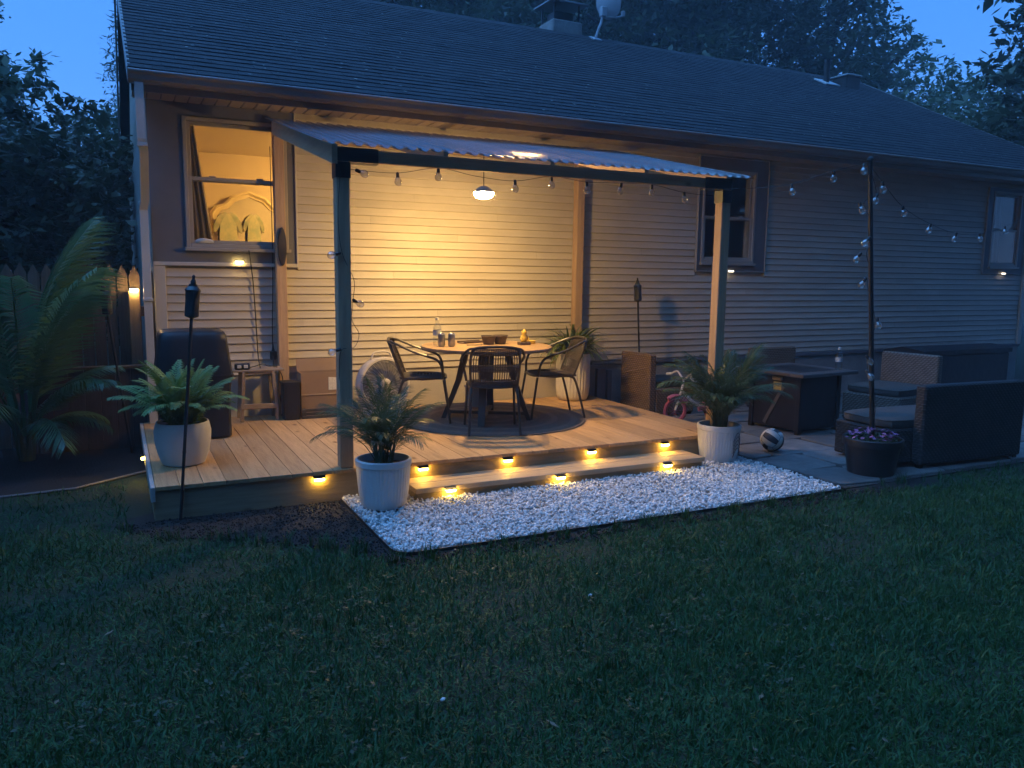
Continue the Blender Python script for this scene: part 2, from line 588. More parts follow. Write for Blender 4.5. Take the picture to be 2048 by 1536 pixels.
# eaves: fascia, soffit panels, gutter, downspout
m = MB(); m.box(.19, -.40, 3.0, 13.5, -.375, 3.165); hp(m, 'fascia', gutter_m)
sof = hp(MB().box(.2, -.372, ZS + .006, 13.5, -.004, ZS + .012), 'soffit', slate_m)
pm = MB(); pm.box(.005, -.37, -.006, .105, -.005, .0035, .0045); pme = pm.mesh('soffit_panel')
xx = .20
while xx < 13.35:
    o = link('soffit_panel', pme, soffit_m, sof, (xx, 0, ZS + .002)); xx += .110
prof = [(-.402, 3.150), (-.402, 3.052), (-.470, 3.052), (-.492, 3.075), (-.500, 3.110), (-.515, 3.128), (-.515, 3.142), (-.507, 3.142), (-.507, 3.130), (-.493, 3.112), (-.484, 3.080), (-.466, 3.060), (-.410, 3.060), (-.410, 3.150)]
m = MB(); m.prism(prof, .17, 13.52, 'x'); gut = hp(m, 'gutter', gutter_m)
m = MB(); m.tube([(.168, -.512, 3.143), (13.522, -.512, 3.143)], .006, 6); m.build('gutter_lip', gutterlip_m, gut)
m = MB()
for x in (.168, 13.515): m.prism([(-.402, 3.150), (-.402, 3.052), (-.470, 3.052), (-.492, 3.075), (-.500, 3.110), (-.515, 3.142)], x, x + .006, 'x')
m.build('end_cap', gutter_m, gut)
def rectpipe(mb, pts, wx, wy):
    vs = []; n = len(pts)
    for (x, y, z) in pts:
        vs += [(x - wx, y - wy, z), (x + wx, y - wy, z), (x + wx, y + wy, z), (x - wx, y + wy, z)]
    fs = [(0, 1, 2, 3)[::-1], tuple(4 * (n - 1) + k for k in range(4))]
    for i in range(n - 1):
        for k in range(4):
            fs.append((4 * i + k, 4 * i + (k + 1) % 4, 4 * i + 4 + (k + 1) % 4, 4 * i + 4 + k))
    mb.add(vs, fs)
m = MB(); rectpipe(m, [(.245, -.45, 3.055), (.247, -.44, 2.62), (.262, -.40, 2.52), (.262, -.12, 2.16), (.25, -.07, 2.08), (.25, -.07, .05)], .033, .028)
ds = hp(m, 'downspout', white_m)
for zz in (2.56, 2.12, 1.3):
    m = MB(); yy = -.43 if zz > 2.5 else -.07
    m.box(.21, yy - .036, zz, .29, yy + .036, zz + .03, .003); m.build('pipe_strap', white_m, ds)
# side siding seen edge-on at the left corner
m = MB(); m.box(X0 - .012, .05, .6, X0 + .02, 8.3, ZS); hp(m, 'side_siding', corner_m)

# roof: deck, shingle courses, ridge, rake trim
SL = .5
RY, RZ = 4.15, 3.165 + .5 * (4.15 + .46)
m = MB()
m.prism([(-.44, 3.160), (RY, RZ - .02), (8.76, 3.160), (8.76, 3.145), (RY, RZ - .06), (-.44, 3.135)], .20, 13.55, 'x')
roof = hp(m, 'roof', shingle_m)
cs, sn = 1 / math.sqrt(1 + SL * SL), SL / math.sqrt(1 + SL * SL)
slope_len = (RY + .46) / cs
CE = .138
ncs = int(slope_len / CE)
rs = random.Random(11)
for k in range(ncs + 1):
    s0 = k * CE; s1 = min(s0 + CE + .012, slope_len)
    m = MB()
    x = .17 - rs.uniform(0, .25)
    while x < 13.56:
        w = rs.uniform(.22, .36)
        xa, xb = max(x, .17), min(x + w - .003, 13.575)
        if xb - xa > .02:
            t = rs.choice((.010, .011, .012, .013)); d = rs.uniform(-.002, .002)
            def P(xq, s, h): return (xq, -.46 + s * cs - h * sn, 3.160 + s * sn + h * cs)
            a = max(s0 + d, 0)
            vs = [P(xa, a, 0), P(xb, a, 0), P(xb, s1, 0), P(xa, s1, 0), P(xa, a, t), P(xb, a, t), P(xb, s1, .004), P(xa, s1, .004)]
            m.add(vs, [(0, 3, 2, 1), (4, 5, 6, 7), (0, 1, 5, 4), (1, 2, 6, 5), (2, 3, 7, 6), (3, 0, 4, 7)])
        x += w
    m.build('shingle_course', shingle_m, roof)
m = MB()
x = .17
while x < 13.5:
    m.prism([(RY - .13, RZ - .075), (RY, RZ + .005), (RY + .13, RZ - .075), (RY + .13, RZ - .062), (RY, RZ + .022), (RY - .13, RZ - .062)], x, x + .27, 'x'); x += .274
m.build('ridge_cap', shingle_m, roof)
for x in (.165, 13.555):
    m = MB(); m.prism([(-.455, 3.17), (-.455, 3.05), (RY, RZ - .12), (8.76, 3.05), (8.76, 3.17), (RY, RZ + .01)], x, x + .025, 'x'); m.build('rake_trim', gutter_m, roof)
# leaf crumbs and lichen flecks lying on the shingles
V = []; Fq = []; rg = np.random.default_rng(31)
for i in range(420):
    x = rg.uniform(.4, 13.2); s = abs(rg.normal(0, 1.7)) % 4.6 + .1; a = rg.uniform(0, 6.28); l = rg.uniform(.006, .028); w = l * rg.uniform(.2, .6)
    c0 = np.array((x, -.46 + s * cs - .018 * sn, 3.160 + s * sn + .018 * cs)); ex = np.array((1, 0, 0)); es = np.array((0, cs, sn))
    u = (ex * math.cos(a) + es * math.sin(a) * .6) * l; v = (-ex * math.sin(a) + es * math.cos(a)) * w
    b_ = len(V); V += [c0 - u, c0 - v, c0 + u, c0 + v]; Fq.append((b_, b_ + 1, b_ + 2, b_ + 3))
o = link('roof_litter', fastmesh('roof_litter', np.array(V), np.array(Fq), pmat('roof_litter', (.20, .20, .18), .9, col2=(.36, .36, .34), vscale=3)), None, roof); o['kind'] = 'stuff'
# chimney, vents
brick_m = pmat('chimney_stucco', (.20, .19, .18), .9, col2=(.34, .32, .30), vscale=5, bump=.5, bscale=20)
m = MB(); m.box(6.62, 4.30, 4.9, 7.18, 4.80, 5.74, .02); chim = m.build('chimney', brick_m, roof)
for q in range(4):
    m = MB(); px, py = [(6.66, 4.33), (7.12, 4.33), (6.66, 4.75), (7.12, 4.75)][q]
    m.box(px - .012, py - .012, 5.74, px + .012, py + .012, 6.02); m.build('cap_leg', black_m, roof)
m = MB(); m.box(6.72, 4.40, 5.74, 7.06, 4.70, 5.90, .01); m.build('flue', black_m, roof)
m = MB(); m.add([(6.55, 4.24, 6.02), (7.25, 4.24, 6.02), (7.25, 4.86, 6.02), (6.55, 4.86, 6.02), (6.75, 4.42, 6.09), (7.05, 4.42, 6.09), (7.05, 4.68, 6.09), (6.75, 4.68, 6.09), (6.55, 4.24, 6.0), (7.25, 4.24, 6.0), (7.25, 4.86, 6.0), (6.55, 4.86, 6.0)],
      [(0, 1, 5, 4), (1, 2, 6, 5), (2, 3, 7, 6), (3, 0, 4, 7), (4, 5, 6, 7), (8, 9, 1, 0), (9, 10, 2, 1), (10, 11, 3, 2), (11, 8, 0, 3), (8, 11, 10, 9)]); m.build('chimney_cap', pmat('cap_metal', (.3, .3, .31), .4, metal=.6), roof)
def roofz(y): return 3.165 + .5 * (y + .46)
m = MB(); m.tube([(12.0, 3.55, roofz(3.55) - .1), (12.0, 3.55, roofz(3.55) + .42)], .055, 14); m.build('vent_pipe', black_m, roof, True)
m = MB(); m.box(11.82, 3.36, -.005, 12.18, 3.70, .02, .004, Matrix.Translation((0, 0, roofz(3.53) + .01)) @ Matrix.Translation((12, 3.53, 0)) @ Matrix.Rotation(math.atan(.5), 4, 'X') @ Matrix.Translation((-12, -3.53, 0))); m.build('pipe_flashing', pmat('flashing', (.55, .55, .55), .4, metal=.3), roof)
m = MB(); m.box(12.42, 3.45, roofz(3.45) - .05, 12.78, 3.80, roofz(3.62) + .14, .02); m.build('box_vent', black_m, roof)
m = MB(); m.box(12.40, 3.42, roofz(3.62) + .14, 12.80, 3.83, roofz(3.62) + .165, .006); m.build('vent_lid', pmat('vent_lid', (.4, .4, .4), .4), roof)

# ------------------------------------------------------------------ lit room behind the window
room_m = pmat('room_paint', (.62, .50, .34), .8, var=.03, vscale=2)
ceil_m = pmat('room_ceiling', (.75, .66, .52), .85)
m = MB()
m.box(.43, 2.75, .55, 4.2, 2.85, 2.98); m.box(4.2, .132, .55, 4.3, 2.85, 2.98); m.box(.431, .132, .55, .47, 2.75, 2.98)
struct(m.build('room_wall', room_m))
m = MB(); m.box(.43, .132, 2.98, 12.6, 8.25, 3.015); struct(m.build('room_ceiling', ceil_m))
m = MB(); m.box(.43, .132, .551, 12.6, 8.25, .57); struct(m.build('room_floor', darkw))
# ceiling lamp of the room
lamp_em = emat('room_lamp_glow', (1.0, .55, .14), 90.0)
t = tag(empty('ceiling_lamp', (2.6, 1.5, 2.97)), 'round ceiling lamp inside the lit room behind the window', 'lamp')
MB().lathe([(.02, 0), (.17, -.01), (.17, -.03), (.16, -.035)], 24).build('lamp_base', white_m, t, True)
MB().lathe([(.155, -.034), (.14, -.08), (.09, -.11), (.02, -.12)], 24, cap1=True).build('lamp_globe', lamp_em, t, True)
# ornate mirror on the far wall
mir_fr = pmat('mirror_frame', (.72, .58, .34), .4, var=.08, vscale=8)
mir_gl = pmat('mirror_glass', (.85, .80, .70), .06, metal=1.0)
t = tag(empty('dresser_mirror', (1.52, 2.70, 1.55)), 'arched mirror with pale carved frame inside the lit window', 'mirror')
prof = [(-.46, 0), (-.46, .72), (-.40, .80), (-.30, .83), (-.20, .93), (0, 1.0), (.20, .93), (.30, .83), (.40, .80), (.46, .72), (.46, 0)]
m = MB(); n = len(prof)
inn = [(u * .82, .06 + v * .86) for u, v in prof]
vs = [(u, -.05, v) for u, v in prof] + [(u, -.05, v) for u, v in inn] + [(u, 0, v) for u, v in prof] + [(u, -.01, v) for u, v in inn]
fs = []
for k in range(n):
    q = (k + 1) % n
    fs += [(k, q, n + q, n + k), (k, 2 * n + k, 2 * n + q, q), (n + k, n + q, 3 * n + q, 3 * n + k), (2 * n + k, 3 * n + k, 3 * n + q, 2 * n + q)]
m.add(vs, fs).build('frame', mir_fr, t)
m = MB(); m.tube([(u * .93, -.055, .03 + v * .94) for u, v in prof], .02, 6); m.build('carving', mir_fr, t, True)
m = MB(); m.add([(u, -.012, v) for u, v in inn], [tuple(range(n))]); m.build('mirror_glass', mir_gl, t)
m = MB(); m.box(1.0, 2.25, .57, 2.5, 2.68, 1.62, .01); d = m.build('dresser', mir_fr); tag(d, 'pale dresser under the arched mirror inside the lit window', 'dresser')
def shirt(name, cx, y, z, w, h, mat, label, grp):
    m = MB()
    out = [(-.19, -.05), (-.18, .2), (-.165, .36), (-.22, .26), (-.28, .23), (-.29, .33), (-.25, .44), (-.16, .53), (-.07, .57), (-.03, .55), (.03, .55), (.07, .57), (.16, .53), (.24, .43), (.28, .32), (.27, .22), (.21, .25), (.165, .36), (.18, .2), (.20, -.05)]
    n = len(out)
    vs = [(cx + u * w, y - .02 - .02 * math.sin(9 * u + 3), z + v * h) for u, v in out] + [(cx + u * w, y + .03, z + v * h) for u, v in out]
    fs = [tuple(range(n)), tuple(range(n, 2 * n))[::-1]] + [(k, n + k, n + (k + 1) % n, (k + 1) % n) for k in range(n)]
    o = m.add(vs, fs).build(name, mat); tag(o, label, 'shirt'); return o
teal = pmat('teal_cloth', (.26, .32, .24), .9, col2=(.50, .44, .28), vscale=9)
shirt('hanging_shirt', 1.25, 2.50, 1.86, .58, .72, teal, 'teal printed shirt hanging in front of the mirror, larger and nearer the curtain', 0)
shirt('hanging_shirt', 1.56, 2.60, 1.90, .44, .64, teal, 'small teal shirt hanging at the window-post side of the mirror', 0)
curt_m = pmat('curtain_cloth', (.34, .27, .20), .9, var=.15, vscale=3)
m = MB(); N_ = 40; vs = []; fs = []
for i in range(N_):
    u = i / (N_ - 1)
    for j, zz in enumerate((2.86, 2.5, 2.1, 1.78)):
        wid = .10 + .14 * (1 - (zz - 1.78) / 1.1)
        vs.append((.60 + u * wid, .17 + .018 * math.sin(u * 26) + .01, zz))
for i in range(N_ - 1):
    for j in range(3): fs.append((i * 4 + j, i * 4 + j + 1, i * 4 + 5 + j, i * 4 + 4 + j))
m.add(vs, fs); o = m.build('curtain', curt_m, smooth=True); tag(o, 'brown curtain gathered at the side of the lit window', 'curtain')
md = o.modifiers.new('t', 'SOLIDIFY'); md.thickness = .006
m = MB(); vs = []; fs = []
for i in range(N_):
    u = i / (N_ - 1)
    for zz in (2.88, 1.83): vs.append((11.92 + u * .36, .17 + .012 * math.sin(u * 22), zz))
for i in range(N_ - 1): fs.append((i * 2, i * 2 + 1, i * 2 + 3, i * 2 + 2))
o = m.add(vs, fs).build('curtain', pmat('pale_curtain', (.24, .24, .23), .9), smooth=True); tag(o, 'pale curtain hanging in the dark window at the far house end', 'curtain')
md = o.modifiers.new('t', 'SOLIDIFY'); md.thickness = .006
m = MB(); m.box(11.7, .5, .57, 12.55, .52, 2.97); struct(m.build('room_partition', room_m))
# white cloth bundled on the sill
m = MB(); m.tube(smooth_path([(.66, .0, 1.825), (.72, -.01, 1.835), (.79, .0, 1.83), (.84, .01, 1.82)]), [.012, .016, .02, .022, .024, .024, .026, .026, .024, .024, .022, .022, .02, .019, .018, .016, .014, .013, .012], 10)
tag(m.build('white_cloth', white_m, smooth=True), 'white cloth lying on the sill of the lit window', 'cloth')

# ------------------------------------------------------------------ deck
deck = tag(empty('deck', (2.5, -1.2, 0)), 'low wooden deck with a long front step below the corrugated cover', 'deck')
def dp(mb, name, mat):
    o = mb.build(name, mat, deck); o.location = (-2.5, 1.2, 0); return o
DZ = .225; DY = -2.42
x = .165; bw = .140
bm_ = MB(); bm_.box(0, DY, -.026, bw - .0025, -.025, 0, .002); bme = bm_.mesh('deck_board')
while x < 4.78:
    o = link('deck_board', bme, deckw, deck, (x - 2.5, 1.2, DZ + random.uniform(-.001, .001))); x += bw
XR = x
m = MB(); m.box(.155, DY + .016, .002, XR, DY + .052, DZ - .028, .003); dp(m, 'fascia', fascw)
m = MB(); m.box(.152, DY + .055, .002, .19, -.03, DZ - .028, .003); dp(m, 'fascia', fascw)
m = MB(); m.box(.135, DY - .004, .130, .162, -.03, DZ - .001, .003); dp(m, 'edge_board', pmat('edge_lit_tone', (.42, .42, .40), .6, var=.1))  # pale edge trim; its tone imitates the lit side fascia
m = MB(); m.box(XR - .036, DY + .055, .002, XR - .002, -.03, DZ - .028, .003); dp(m, 'fascia', fascw)
# step
for y0 in (-2.708, -2.556):
    m = MB(); m.box(1.775, y0, .073, 4.27, y0 + .148, .110, .003); dp(m, 'tread_board', treadw)
m = MB(); m.box(1.79, -2.690, .0, 4.255, -2.655, .072, .003); dp(m, 'riser_board', fascw)
for xx in (1.79, 4.22):
    m = MB(); m.box(xx, -2.654, .0, xx + .035, -2.41, .072, .003); dp(m, 'riser_board', fascw)

# ------------------------------------------------------------------ patio cover
cover = tag(empty('patio_cover', (3.0, -1.2, .225)), 'timber patio cover with corrugated clear panels on four posts over the deck', 'patio cover')
def cp(mb, name, mat, smooth=False):
    o = mb.build(name, mat, cover, smooth); o.location = (-3.0, 1.2, -.225); return o
PW = .092
def post(x, y, zt, zb=.226):
    m = MB(); m.box(x, y, zb, x + PW, y + PW, zt, .005); cp(m, 'post', postw)
post(1.338, -2.398, 2.372); post(4.588, -2.400, 2.372); post(1.342, -.112, 2.92); post(4.545, -.112, 2.92)
m = MB(); m.box(1.432, -2.372, 2.303, 4.586, -2.334, 2.385, .003); cp(m, 'front_beam', beamw)
m = MB(); m.box(1.45, -.075, 2.76, 4.54, -.037, 2.90, .003); cp(m, 'ledger', beamw)
CS = (2.955 - 2.395) / (2.45)
def cz(y): return 2.395 + (y + 2.55) * CS
for i, xr in enumerate((1.300, 2.12, 2.98, 3.84, 4.68)):
    m = MB()
    ya, yb = (-2.47, -.30)
    lowf = .125 if i == 0 else .09
    yf = -2.33 if i else -2.45
    m.prism([(yf, cz(yf) - .022), (yb, cz(yb) - .022), (yb, cz(yb) - lowf - .02), (yf, cz(yf) - lowf - .022)], xr, xr + .036, 'x'); cp(m, 'rafter', raftw)
# black steel brackets at the post heads
for (xa, xb, xp) in ((1.336, 1.625, 1.338), (4.40, 4.682, 4.588)):
    m = MB()
    m.box(xa, -2.404, 2.296, xb, -2.4005, 2.388); m.box(xp - .004, -2.405, 2.19, xp + PW + .004, -2.4008, 2.2925)
    m.box(xp - .004, -2.402, 2.19, xp - .001, -2.30, 2.392); m.box(xa, -2.400, 2.288, xb, -2.33, 2.2915)
    cp(m, 'bracket', black_m)
# corrugated sheets
poly_m = glassy('polycarbonate', (.36, .34, .33), .06, .20, .45, ((.22, .20, .19), .08))
nx, x = 0, 1.205
sheets = []
while x < 4.75:
    xe = min(x + .72, 4.785)
    pitch = .090; seg = 12
    nn = int((xe - x) / pitch * seg) + 1
    ys = [-2.57, -2.2, -1.6, -1.0, -.6, -.46]
    V = []; Fc = []
    for i in range(nn + 1):
        xx = x + (xe - x) * i / nn
        ph = (xx - 1.2) / pitch * 2 * math.pi
        wv = max(-1, min(1, 1.5 * math.sin(ph))) * .0105
        for y in ys: V.append((xx, y, cz(y) - .006 + wv + (.002 if len(sheets) % 2 else 0)))
    L_ = len(ys)
    for i in range(nn):
        for j in range(L_ - 1): Fc.append((i * L_ + j, (i + 1) * L_ + j, (i + 1) * L_ + j + 1, i * L_ + j + 1))
    m = MB(); m.add(V, Fc); o = cp(m, 'corrugated_panel', poly_m); sheets.append(o)
    x = xe - .03 if xe < 4.78 else 9

# ------------------------------------------------------------------ pendant lamp over the table
glow = emat('pendant_glow', (1.0, .615, .205), 190.0)
LX, LY, LZ = 2.94, -1.20, 2.275
t = tag(empty('pendant_lamp', (LX, LY, LZ)), 'glowing pendant lamp hanging from the patio cover above the round table', 'lamp')
MB().lathe([(.012, .062), (.030, .060), (.055, .045), (.088, .016), (.091, .006), (.086, .006), (.02, .03)], 28, cap0=True).build('lamp_shade', trim_m, t, True)
MB().tube([(0, 0, .055), (0.0, .004, .25), (0, 0, .395)], .004, 6).build('cord', black_m, t)
MB().lathe([(.086, .008), (.088, -.006), (.080, -.024), (.060, -.040), (.032, -.049), (.006, -.052)], 24).build('lamp_bulb', glow, t, True)

# ------------------------------------------------------------------ little solar step lights
sol_glow = emat('solar_glow', (1.0, .60, .08), 22.0)
sol_glow2 = emat('solar_glow_pale', (1.0, .85, .62), 1.3)
def solar(loc, rz, label, em=sol_glow, grp='solar step lights'):
    t = tag(empty('solar_light', loc, rz), label, 'light', grp)
    m = MB()                                             # thin sloping hood, open below
    m.add([(-.040, 0, .012), (.040, 0, .012), (.040, -.026, .006), (-.040, -.026, .006), (-.040, 0, .020), (.040, 0, .020), (.040, -.028, .013), (-.040, -.028, .013)],
          [(0, 1, 2, 3), (4, 7, 6, 5), (0, 4, 5, 1), (1, 5, 6, 2), (2, 6, 7, 3), (3, 7, 4, 0)])
    m.build('hood', black_m, t)
    m = MB(); m.box(-.034, -.024, -.012, .034, -.001, .0095, .004); m.build('lens', em, t)
    return t
for x, lb in ((1.186, 'solar light on the deck face between the torch and the white pot'), (1.934, 'solar light on the deck face just beside the white palm pot'), (2.615, 'solar light on the deck face below the front chair'),
              (3.361, 'solar light on the deck face above the middle of the step'), (4.084, 'solar light on the deck face next to the pot at the step end')):
    solar((x, -2.4045, .172), 0, lb)
for x, lb in ((2.027, 'solar light on the step edge nearest the white palm pot'), (2.905, 'solar light on the middle of the step edge'), (3.886, 'solar light on the step edge at its patio end')):
    solar((x, -2.7085, .080), 0, lb)
solar((.134, -1.34, .19), -math.pi / 2, 'solar light on the side edge of the deck by the fern pot')
solar((1.024, -.0355, 1.655), 0, 'solar light under the lit window', emat('solar_glow_soft', (1.0, .66, .18), 12.0))
solar((6.79, -.0345, 1.652), 0, 'solar light under the dark window behind the cover post', sol_glow2)
solar((12.115, -.0345, 1.69), 0, 'solar light under the window at the far house end', sol_glow2)

# ------------------------------------------------------------------ fence at the left, post with light
fen = tag(empty('picket_fence', (-1.5, .3, 0)), 'brown pointed picket fence behind the palm beside the house', 'fence')
def picket_mesh(w, h):
    m = MB(); m.prism([(0, 0), (w, 0), (w, h - .09), (w * .5, h), (0, h - .09)], -.01, .01, 'y'); return m.mesh('picket')
pk = picket_mesh(.088, 1.6)
x = -4.2
while x < .2:
    o = link('picket', pk, fencew, fen, (x + 1.5, random.uniform(-.004, .004), .02 + random.uniform(-.012, .012))); x += .098
for zz in (.35, 1.15):
    m = MB(); m.box(-2.75, .012, zz, 1.78, .05, zz + .09, .003); m.build('rail', fencew, fen)
fp = tag(empty('fence_post', (.145, .16, 0)), 'short brown wooden post with a lit solar cap beside the house corner', 'post')
m = MB(); m.box(-.045, -.045, 0, .045, .045, 1.385, .004); m.build('post', wood('lit_post_wood', (.26, .17, .10), (.36, .25, .15), 'z', .7, .05), fp)
solar((.145, .112, 1.395), 0, 'solar light glowing on the fence post by the house corner', emat('solar_glow_strong', (1.0, .64, .20), 42.0))
m = MB(); m.prism([(0, 0), (.10, 0), (.10, 1.50), (.05, 1.60), (0, 1.50)], .05, .075, 'y')
tag(m.build('fence_picket', fencew, loc=(.222, 0, 0)), 'single pointed dark picket standing against the house corner', 'picket')
low = tag(empty('low_fence', (-.1, -.02, 0)), 'low dark plank screen with a flat cap behind the fern pot', 'fence')
m = MB(); m.box(0, -.011, 0, .118, .011, .70, .003); lpm = m.mesh('plank')
for i in range(9): link('plank', lpm, darkw, low, (-.66 + i * .121, random.uniform(-.003, .003), .01))
m = MB(); m.box(-.68, -.05, .712, .44, .05, .74, .004); m.build('cap_rail', darkw, low)

# ------------------------------------------------------------------ tiki torches
bamboo = pmat('torch_black', (.020, .020, .022), .55, var=.3, vscale=12)
def torch(base, top, label, scale=1.0):
    base = Vector(base); top = Vector(top)
    t = tag(empty('tiki_torch', base), label, 'torch', 'black tiki torches')
    d = top - base; L_ = d.length
    q = d.to_track_quat('Z', 'Y')
    t.rotation_mode = 'QUATERNION'; t.rotation_quaternion = q
    hh = .26
    m = MB(); m.tube([(0, 0, -.06), (0, 0, L_ - hh)], .0105, 8)
    for zz in np.arange(.2, L_ - hh, .24): m.tube([(0, 0, zz - .006), (0, 0, zz + .006)], .0125, 8)
    m.build('pole', bamboo, t)
    z0 = L_ - hh
    m = MB()
    m.lathe([(.012, z0 - .01), (.040, z0), (.043, z0 + .02), (.040, z0 + .10), (.043, z0 + .15), (.043, z0 + .16)], 18, rfun=lambda r, z, a: r * (1 + .05 * math.sin(6 * a + 60 * z)))
    m.build('basket', bamboo, t)
    m = MB(); m.lathe([(.046, z0 + .155), (.050, z0 + .162), (.040, z0 + .175), (.028, z0 + .185), (.026, z0 + .2)], 18); m.build('canister', pmat('torch_can', (.05, .06, .065), .35, metal=.6), t, True)
    m = MB(); m.lathe([(.016, z0 + .198), (.018, z0 + .215), (.008, z0 + .235), (.011, z0 + .248), (.004, z0 + .258)], 12); m.build('snuffer', bamboo, t, True)
    return t
torch((.300, -2.44, 0), (.440, -2.40, 1.545), 'black tiki torch standing at the front corner of the deck')
torch((5.360, -.263, 0), (5.255, -.263, 1.56), 'black tiki torch standing beside the wicker chair at the deck side')
torch((.06, -.25, 0), (-.095, -.4, 1.47), 'black tiki torch leaning over the low dark screen beside the palm')

# ------------------------------------------------------------------ grill under its cover
cov_m = pmat('grill_cover', (.016, .017, .021), .5, var=.25, vscale=5, bump=.5, bscale=10, spec=.4)
t = tag(empty('grill', (.535, -.78, .225)), 'grill under a black fabric cover at the left end of the deck', 'grill')
def loft(mb, rings):
    n = len(rings[0]); vs = [p for r_ in rings for p in r_]; fs = [tuple(range(n))[::-1], tuple(range((len(rings) - 1) * n, len(rings) * n))]
    for i in range(len(rings) - 1):
        for k in range(n): fs.append((i * n + k, i * n + (k + 1) % n, (i + 1) * n + (k + 1) % n, (i + 1) * n + k))
    mb.add(vs, fs)
def rrect(hx, hy, z, n=48, e=9.0, wob=0.0, sy=0.0, ph=0.0):
    out = []
    for k in range(n):
        a = 2 * math.pi * k / n; c, s = math.cos(a), math.sin(a)
        f = 1 / ((abs(c) ** e + abs(s) ** e) ** (1 / e))
        w_ = 1 + wob * (math.sin(9 * a + ph) + .6 * math.sin(17 * a + 2 * ph))
        out.append((hx * c * f * w_, sy + hy * s * f * w_, z))
    return out
m = MB()
loft(m, [rrect(.265, .245, .01, wob=.012, ph=.2), rrect(.262, .243, .25, wob=.010, ph=.8), rrect(.272, .25, .42, wob=.006, ph=1.3), rrect(.288, .265, .50, wob=.003), rrect(.290, .265, .52),
         rrect(.285, .262, .56), rrect(.272, .25, .66, wob=.003), rrect(.258, .235, .79), rrect(.250, .222, .835), rrect(.238, .205, .858), rrect(.215, .18, .868), rrect(.10, .08, .872)])
m.build('cover', cov_m, t, True)
m = MB(); loft(m, [rrect(.2945, .270, .500), rrect(.2955, .271, .503), rrect(.2955, .271, .517), rrect(.2945, .270, .520)]); m.build('cover_seam', cov_m, t, True)

# ------------------------------------------------------------------ folding side table, power strip, cords
stw = wood('grey_table_wood', (.26, .20, .15), (.36, .28, .21), 'x', .6, .08)
t = tag(empty('side_table', (1.12, -.22, .225)), 'small wooden folding side table against the wall beside the grill', 'table')
for i in range(3):
    m = MB(); m.box(-.225, -.13 + i * .09, .452, .225, -.13 + i * .09 + .084, .470, .003); m.build('top_slat', stw, t)
for sy in (-.12, .11):
    for s in (-1, 1):
        m = MB(); x0, x1 = (-.17 * s, .14 * s)
        m.box(-.014, -.010, 0, .014, .010, .452, .002, Matrix.Translation((.155 * s, sy, 0)) @ Matrix.Rotation(-.06 * s, 4, 'Y')); m.build('leg', stw, t)
m = MB(); m.box(-.165, -.136, .115, .165, -.122, .16, .003); m.build('crossbar', stw, t)
m = MB(); m.box(-.16, -.12, .43, .16, .12, .45); m.build('apron', stw, t)
t = tag(empty('power_strip', (.985, -.30, .697)), 'black outdoor power strip with two white outlets on the side table', 'power strip')
m = MB(); m.box(-.065, -.03, 0, .065, .03, .055, .008); m.build('housing', black_m, t)
for s in (-.028, .028):
    m = MB(); m.box(s - .018, -.034, .014, s + .018, -.029, .044, .003); m.build('outlet', white_m, t)
def cord(name, pts, r, label, mat=black_m):
    m = MB(); m.tube(smooth_path(pts), r, 6); o = m.build(name, mat, smooth=True); tag(o, label, 'cord'); return o
cord('extension_lead', [(1.04, -.29, .71), (1.10, -.27, .72), (1.17, -.26, .735), (1.22, -.24, .715), (1.27, -.25, .712), (1.31, -.20, .69), (1.36, -.16, .60), (1.365, -.15, .50), (1.385, -.15, .40), (1.37, -.18, .30), (1.34, -.18, .235)], .005, 'black cord running from the power strip down past the side table')
cord('extension_lead', [(1.15, -.245, .70), (1.165, -.05, .78), (1.16, -.03, 1.0), (1.15, -.028, 1.3), (1.14, -.03, 1.5), (1.12, -.05, 1.68), (1.11, -.065, 1.76)], .005, 'black cord hanging down the siding from the lit window sill')
cord('extension_lead', [(1.275, -.23, .70), (1.30, -.04, .80), (1.305, -.028, 1.1), (1.32, -.028, 1.5), (1.325, -.03, 2.0), (1.325, -.03, 2.7)], .004, 'thin cord running up the wall beside the back post')
t = tag(empty('cord_adapter', (1.305, -.03, .80)), 'black plug adapter hanging on the cord beside the back post', 'adapter')
MB().box(-.03, -.02, -.05, .03, .02, .03, .008).build('body', black_m, t)
MB().lathe([(.016, .03), (.010, .06), (.005, .10)], 10).build('strain_relief', black_m, t, True)
# dark oval plaque on the back post
m = MB(); m.lathe([(.058, -.006), (.060, 0), (.060, .012), (.054, .018)], 32, M=Matrix.Translation((1.395, -.114, 1.80)) @ Matrix.Scale(2.9, 4, (0, 0, 1)) @ Matrix.Scale(.68, 4, (1, 0, 0)) @ Matrix.Rotation(math.pi / 2, 4, 'X'))
tag(m.build('oval_plaque', pmat('plaque_brown', (.035, .028, .026), .6, var=.2, vscale=8), smooth=True), 'tall dark oval plaque fixed to the back post by the lit window', 'plaque')

# ------------------------------------------------------------------ cardboard box and dark crate behind it
card = pmat('cardboard', (.30, .20, .13), .85, var=.08, vscale=4)
t = tag(empty('cardboard_box', (1.70, -.21, .225)), 'open cardboard box with a white shipping label against the wall', 'box')
for (a, b, c, d) in ((-.20, -.10, .20, -.094), (-.20, .094, .20, .10), (-.20, -.093, -.194, .093), (.194, -.093, .20, .093)):
    m = MB(); m.box(a, b, .0, c, d, .415); m.build('side_panel', card, t)
m = MB(); m.box(-.193, -.093, .004, .193, .093, .01); m.build('bottom_panel', card, t)
m = MB(); m.box(-.197, -.002, 0, .197, .002, .12, 0, Matrix.Translation((0, .098, .414)) @ Matrix.Rotation(-.35, 4, 'X')); m.build('flap', card, t)
m = MB(); m.box(-.203, -.106, .205, .203, -.099, .217, .002); m.build('tape_band', pmat('box_tape', (.38, .28, .19), .5), t)
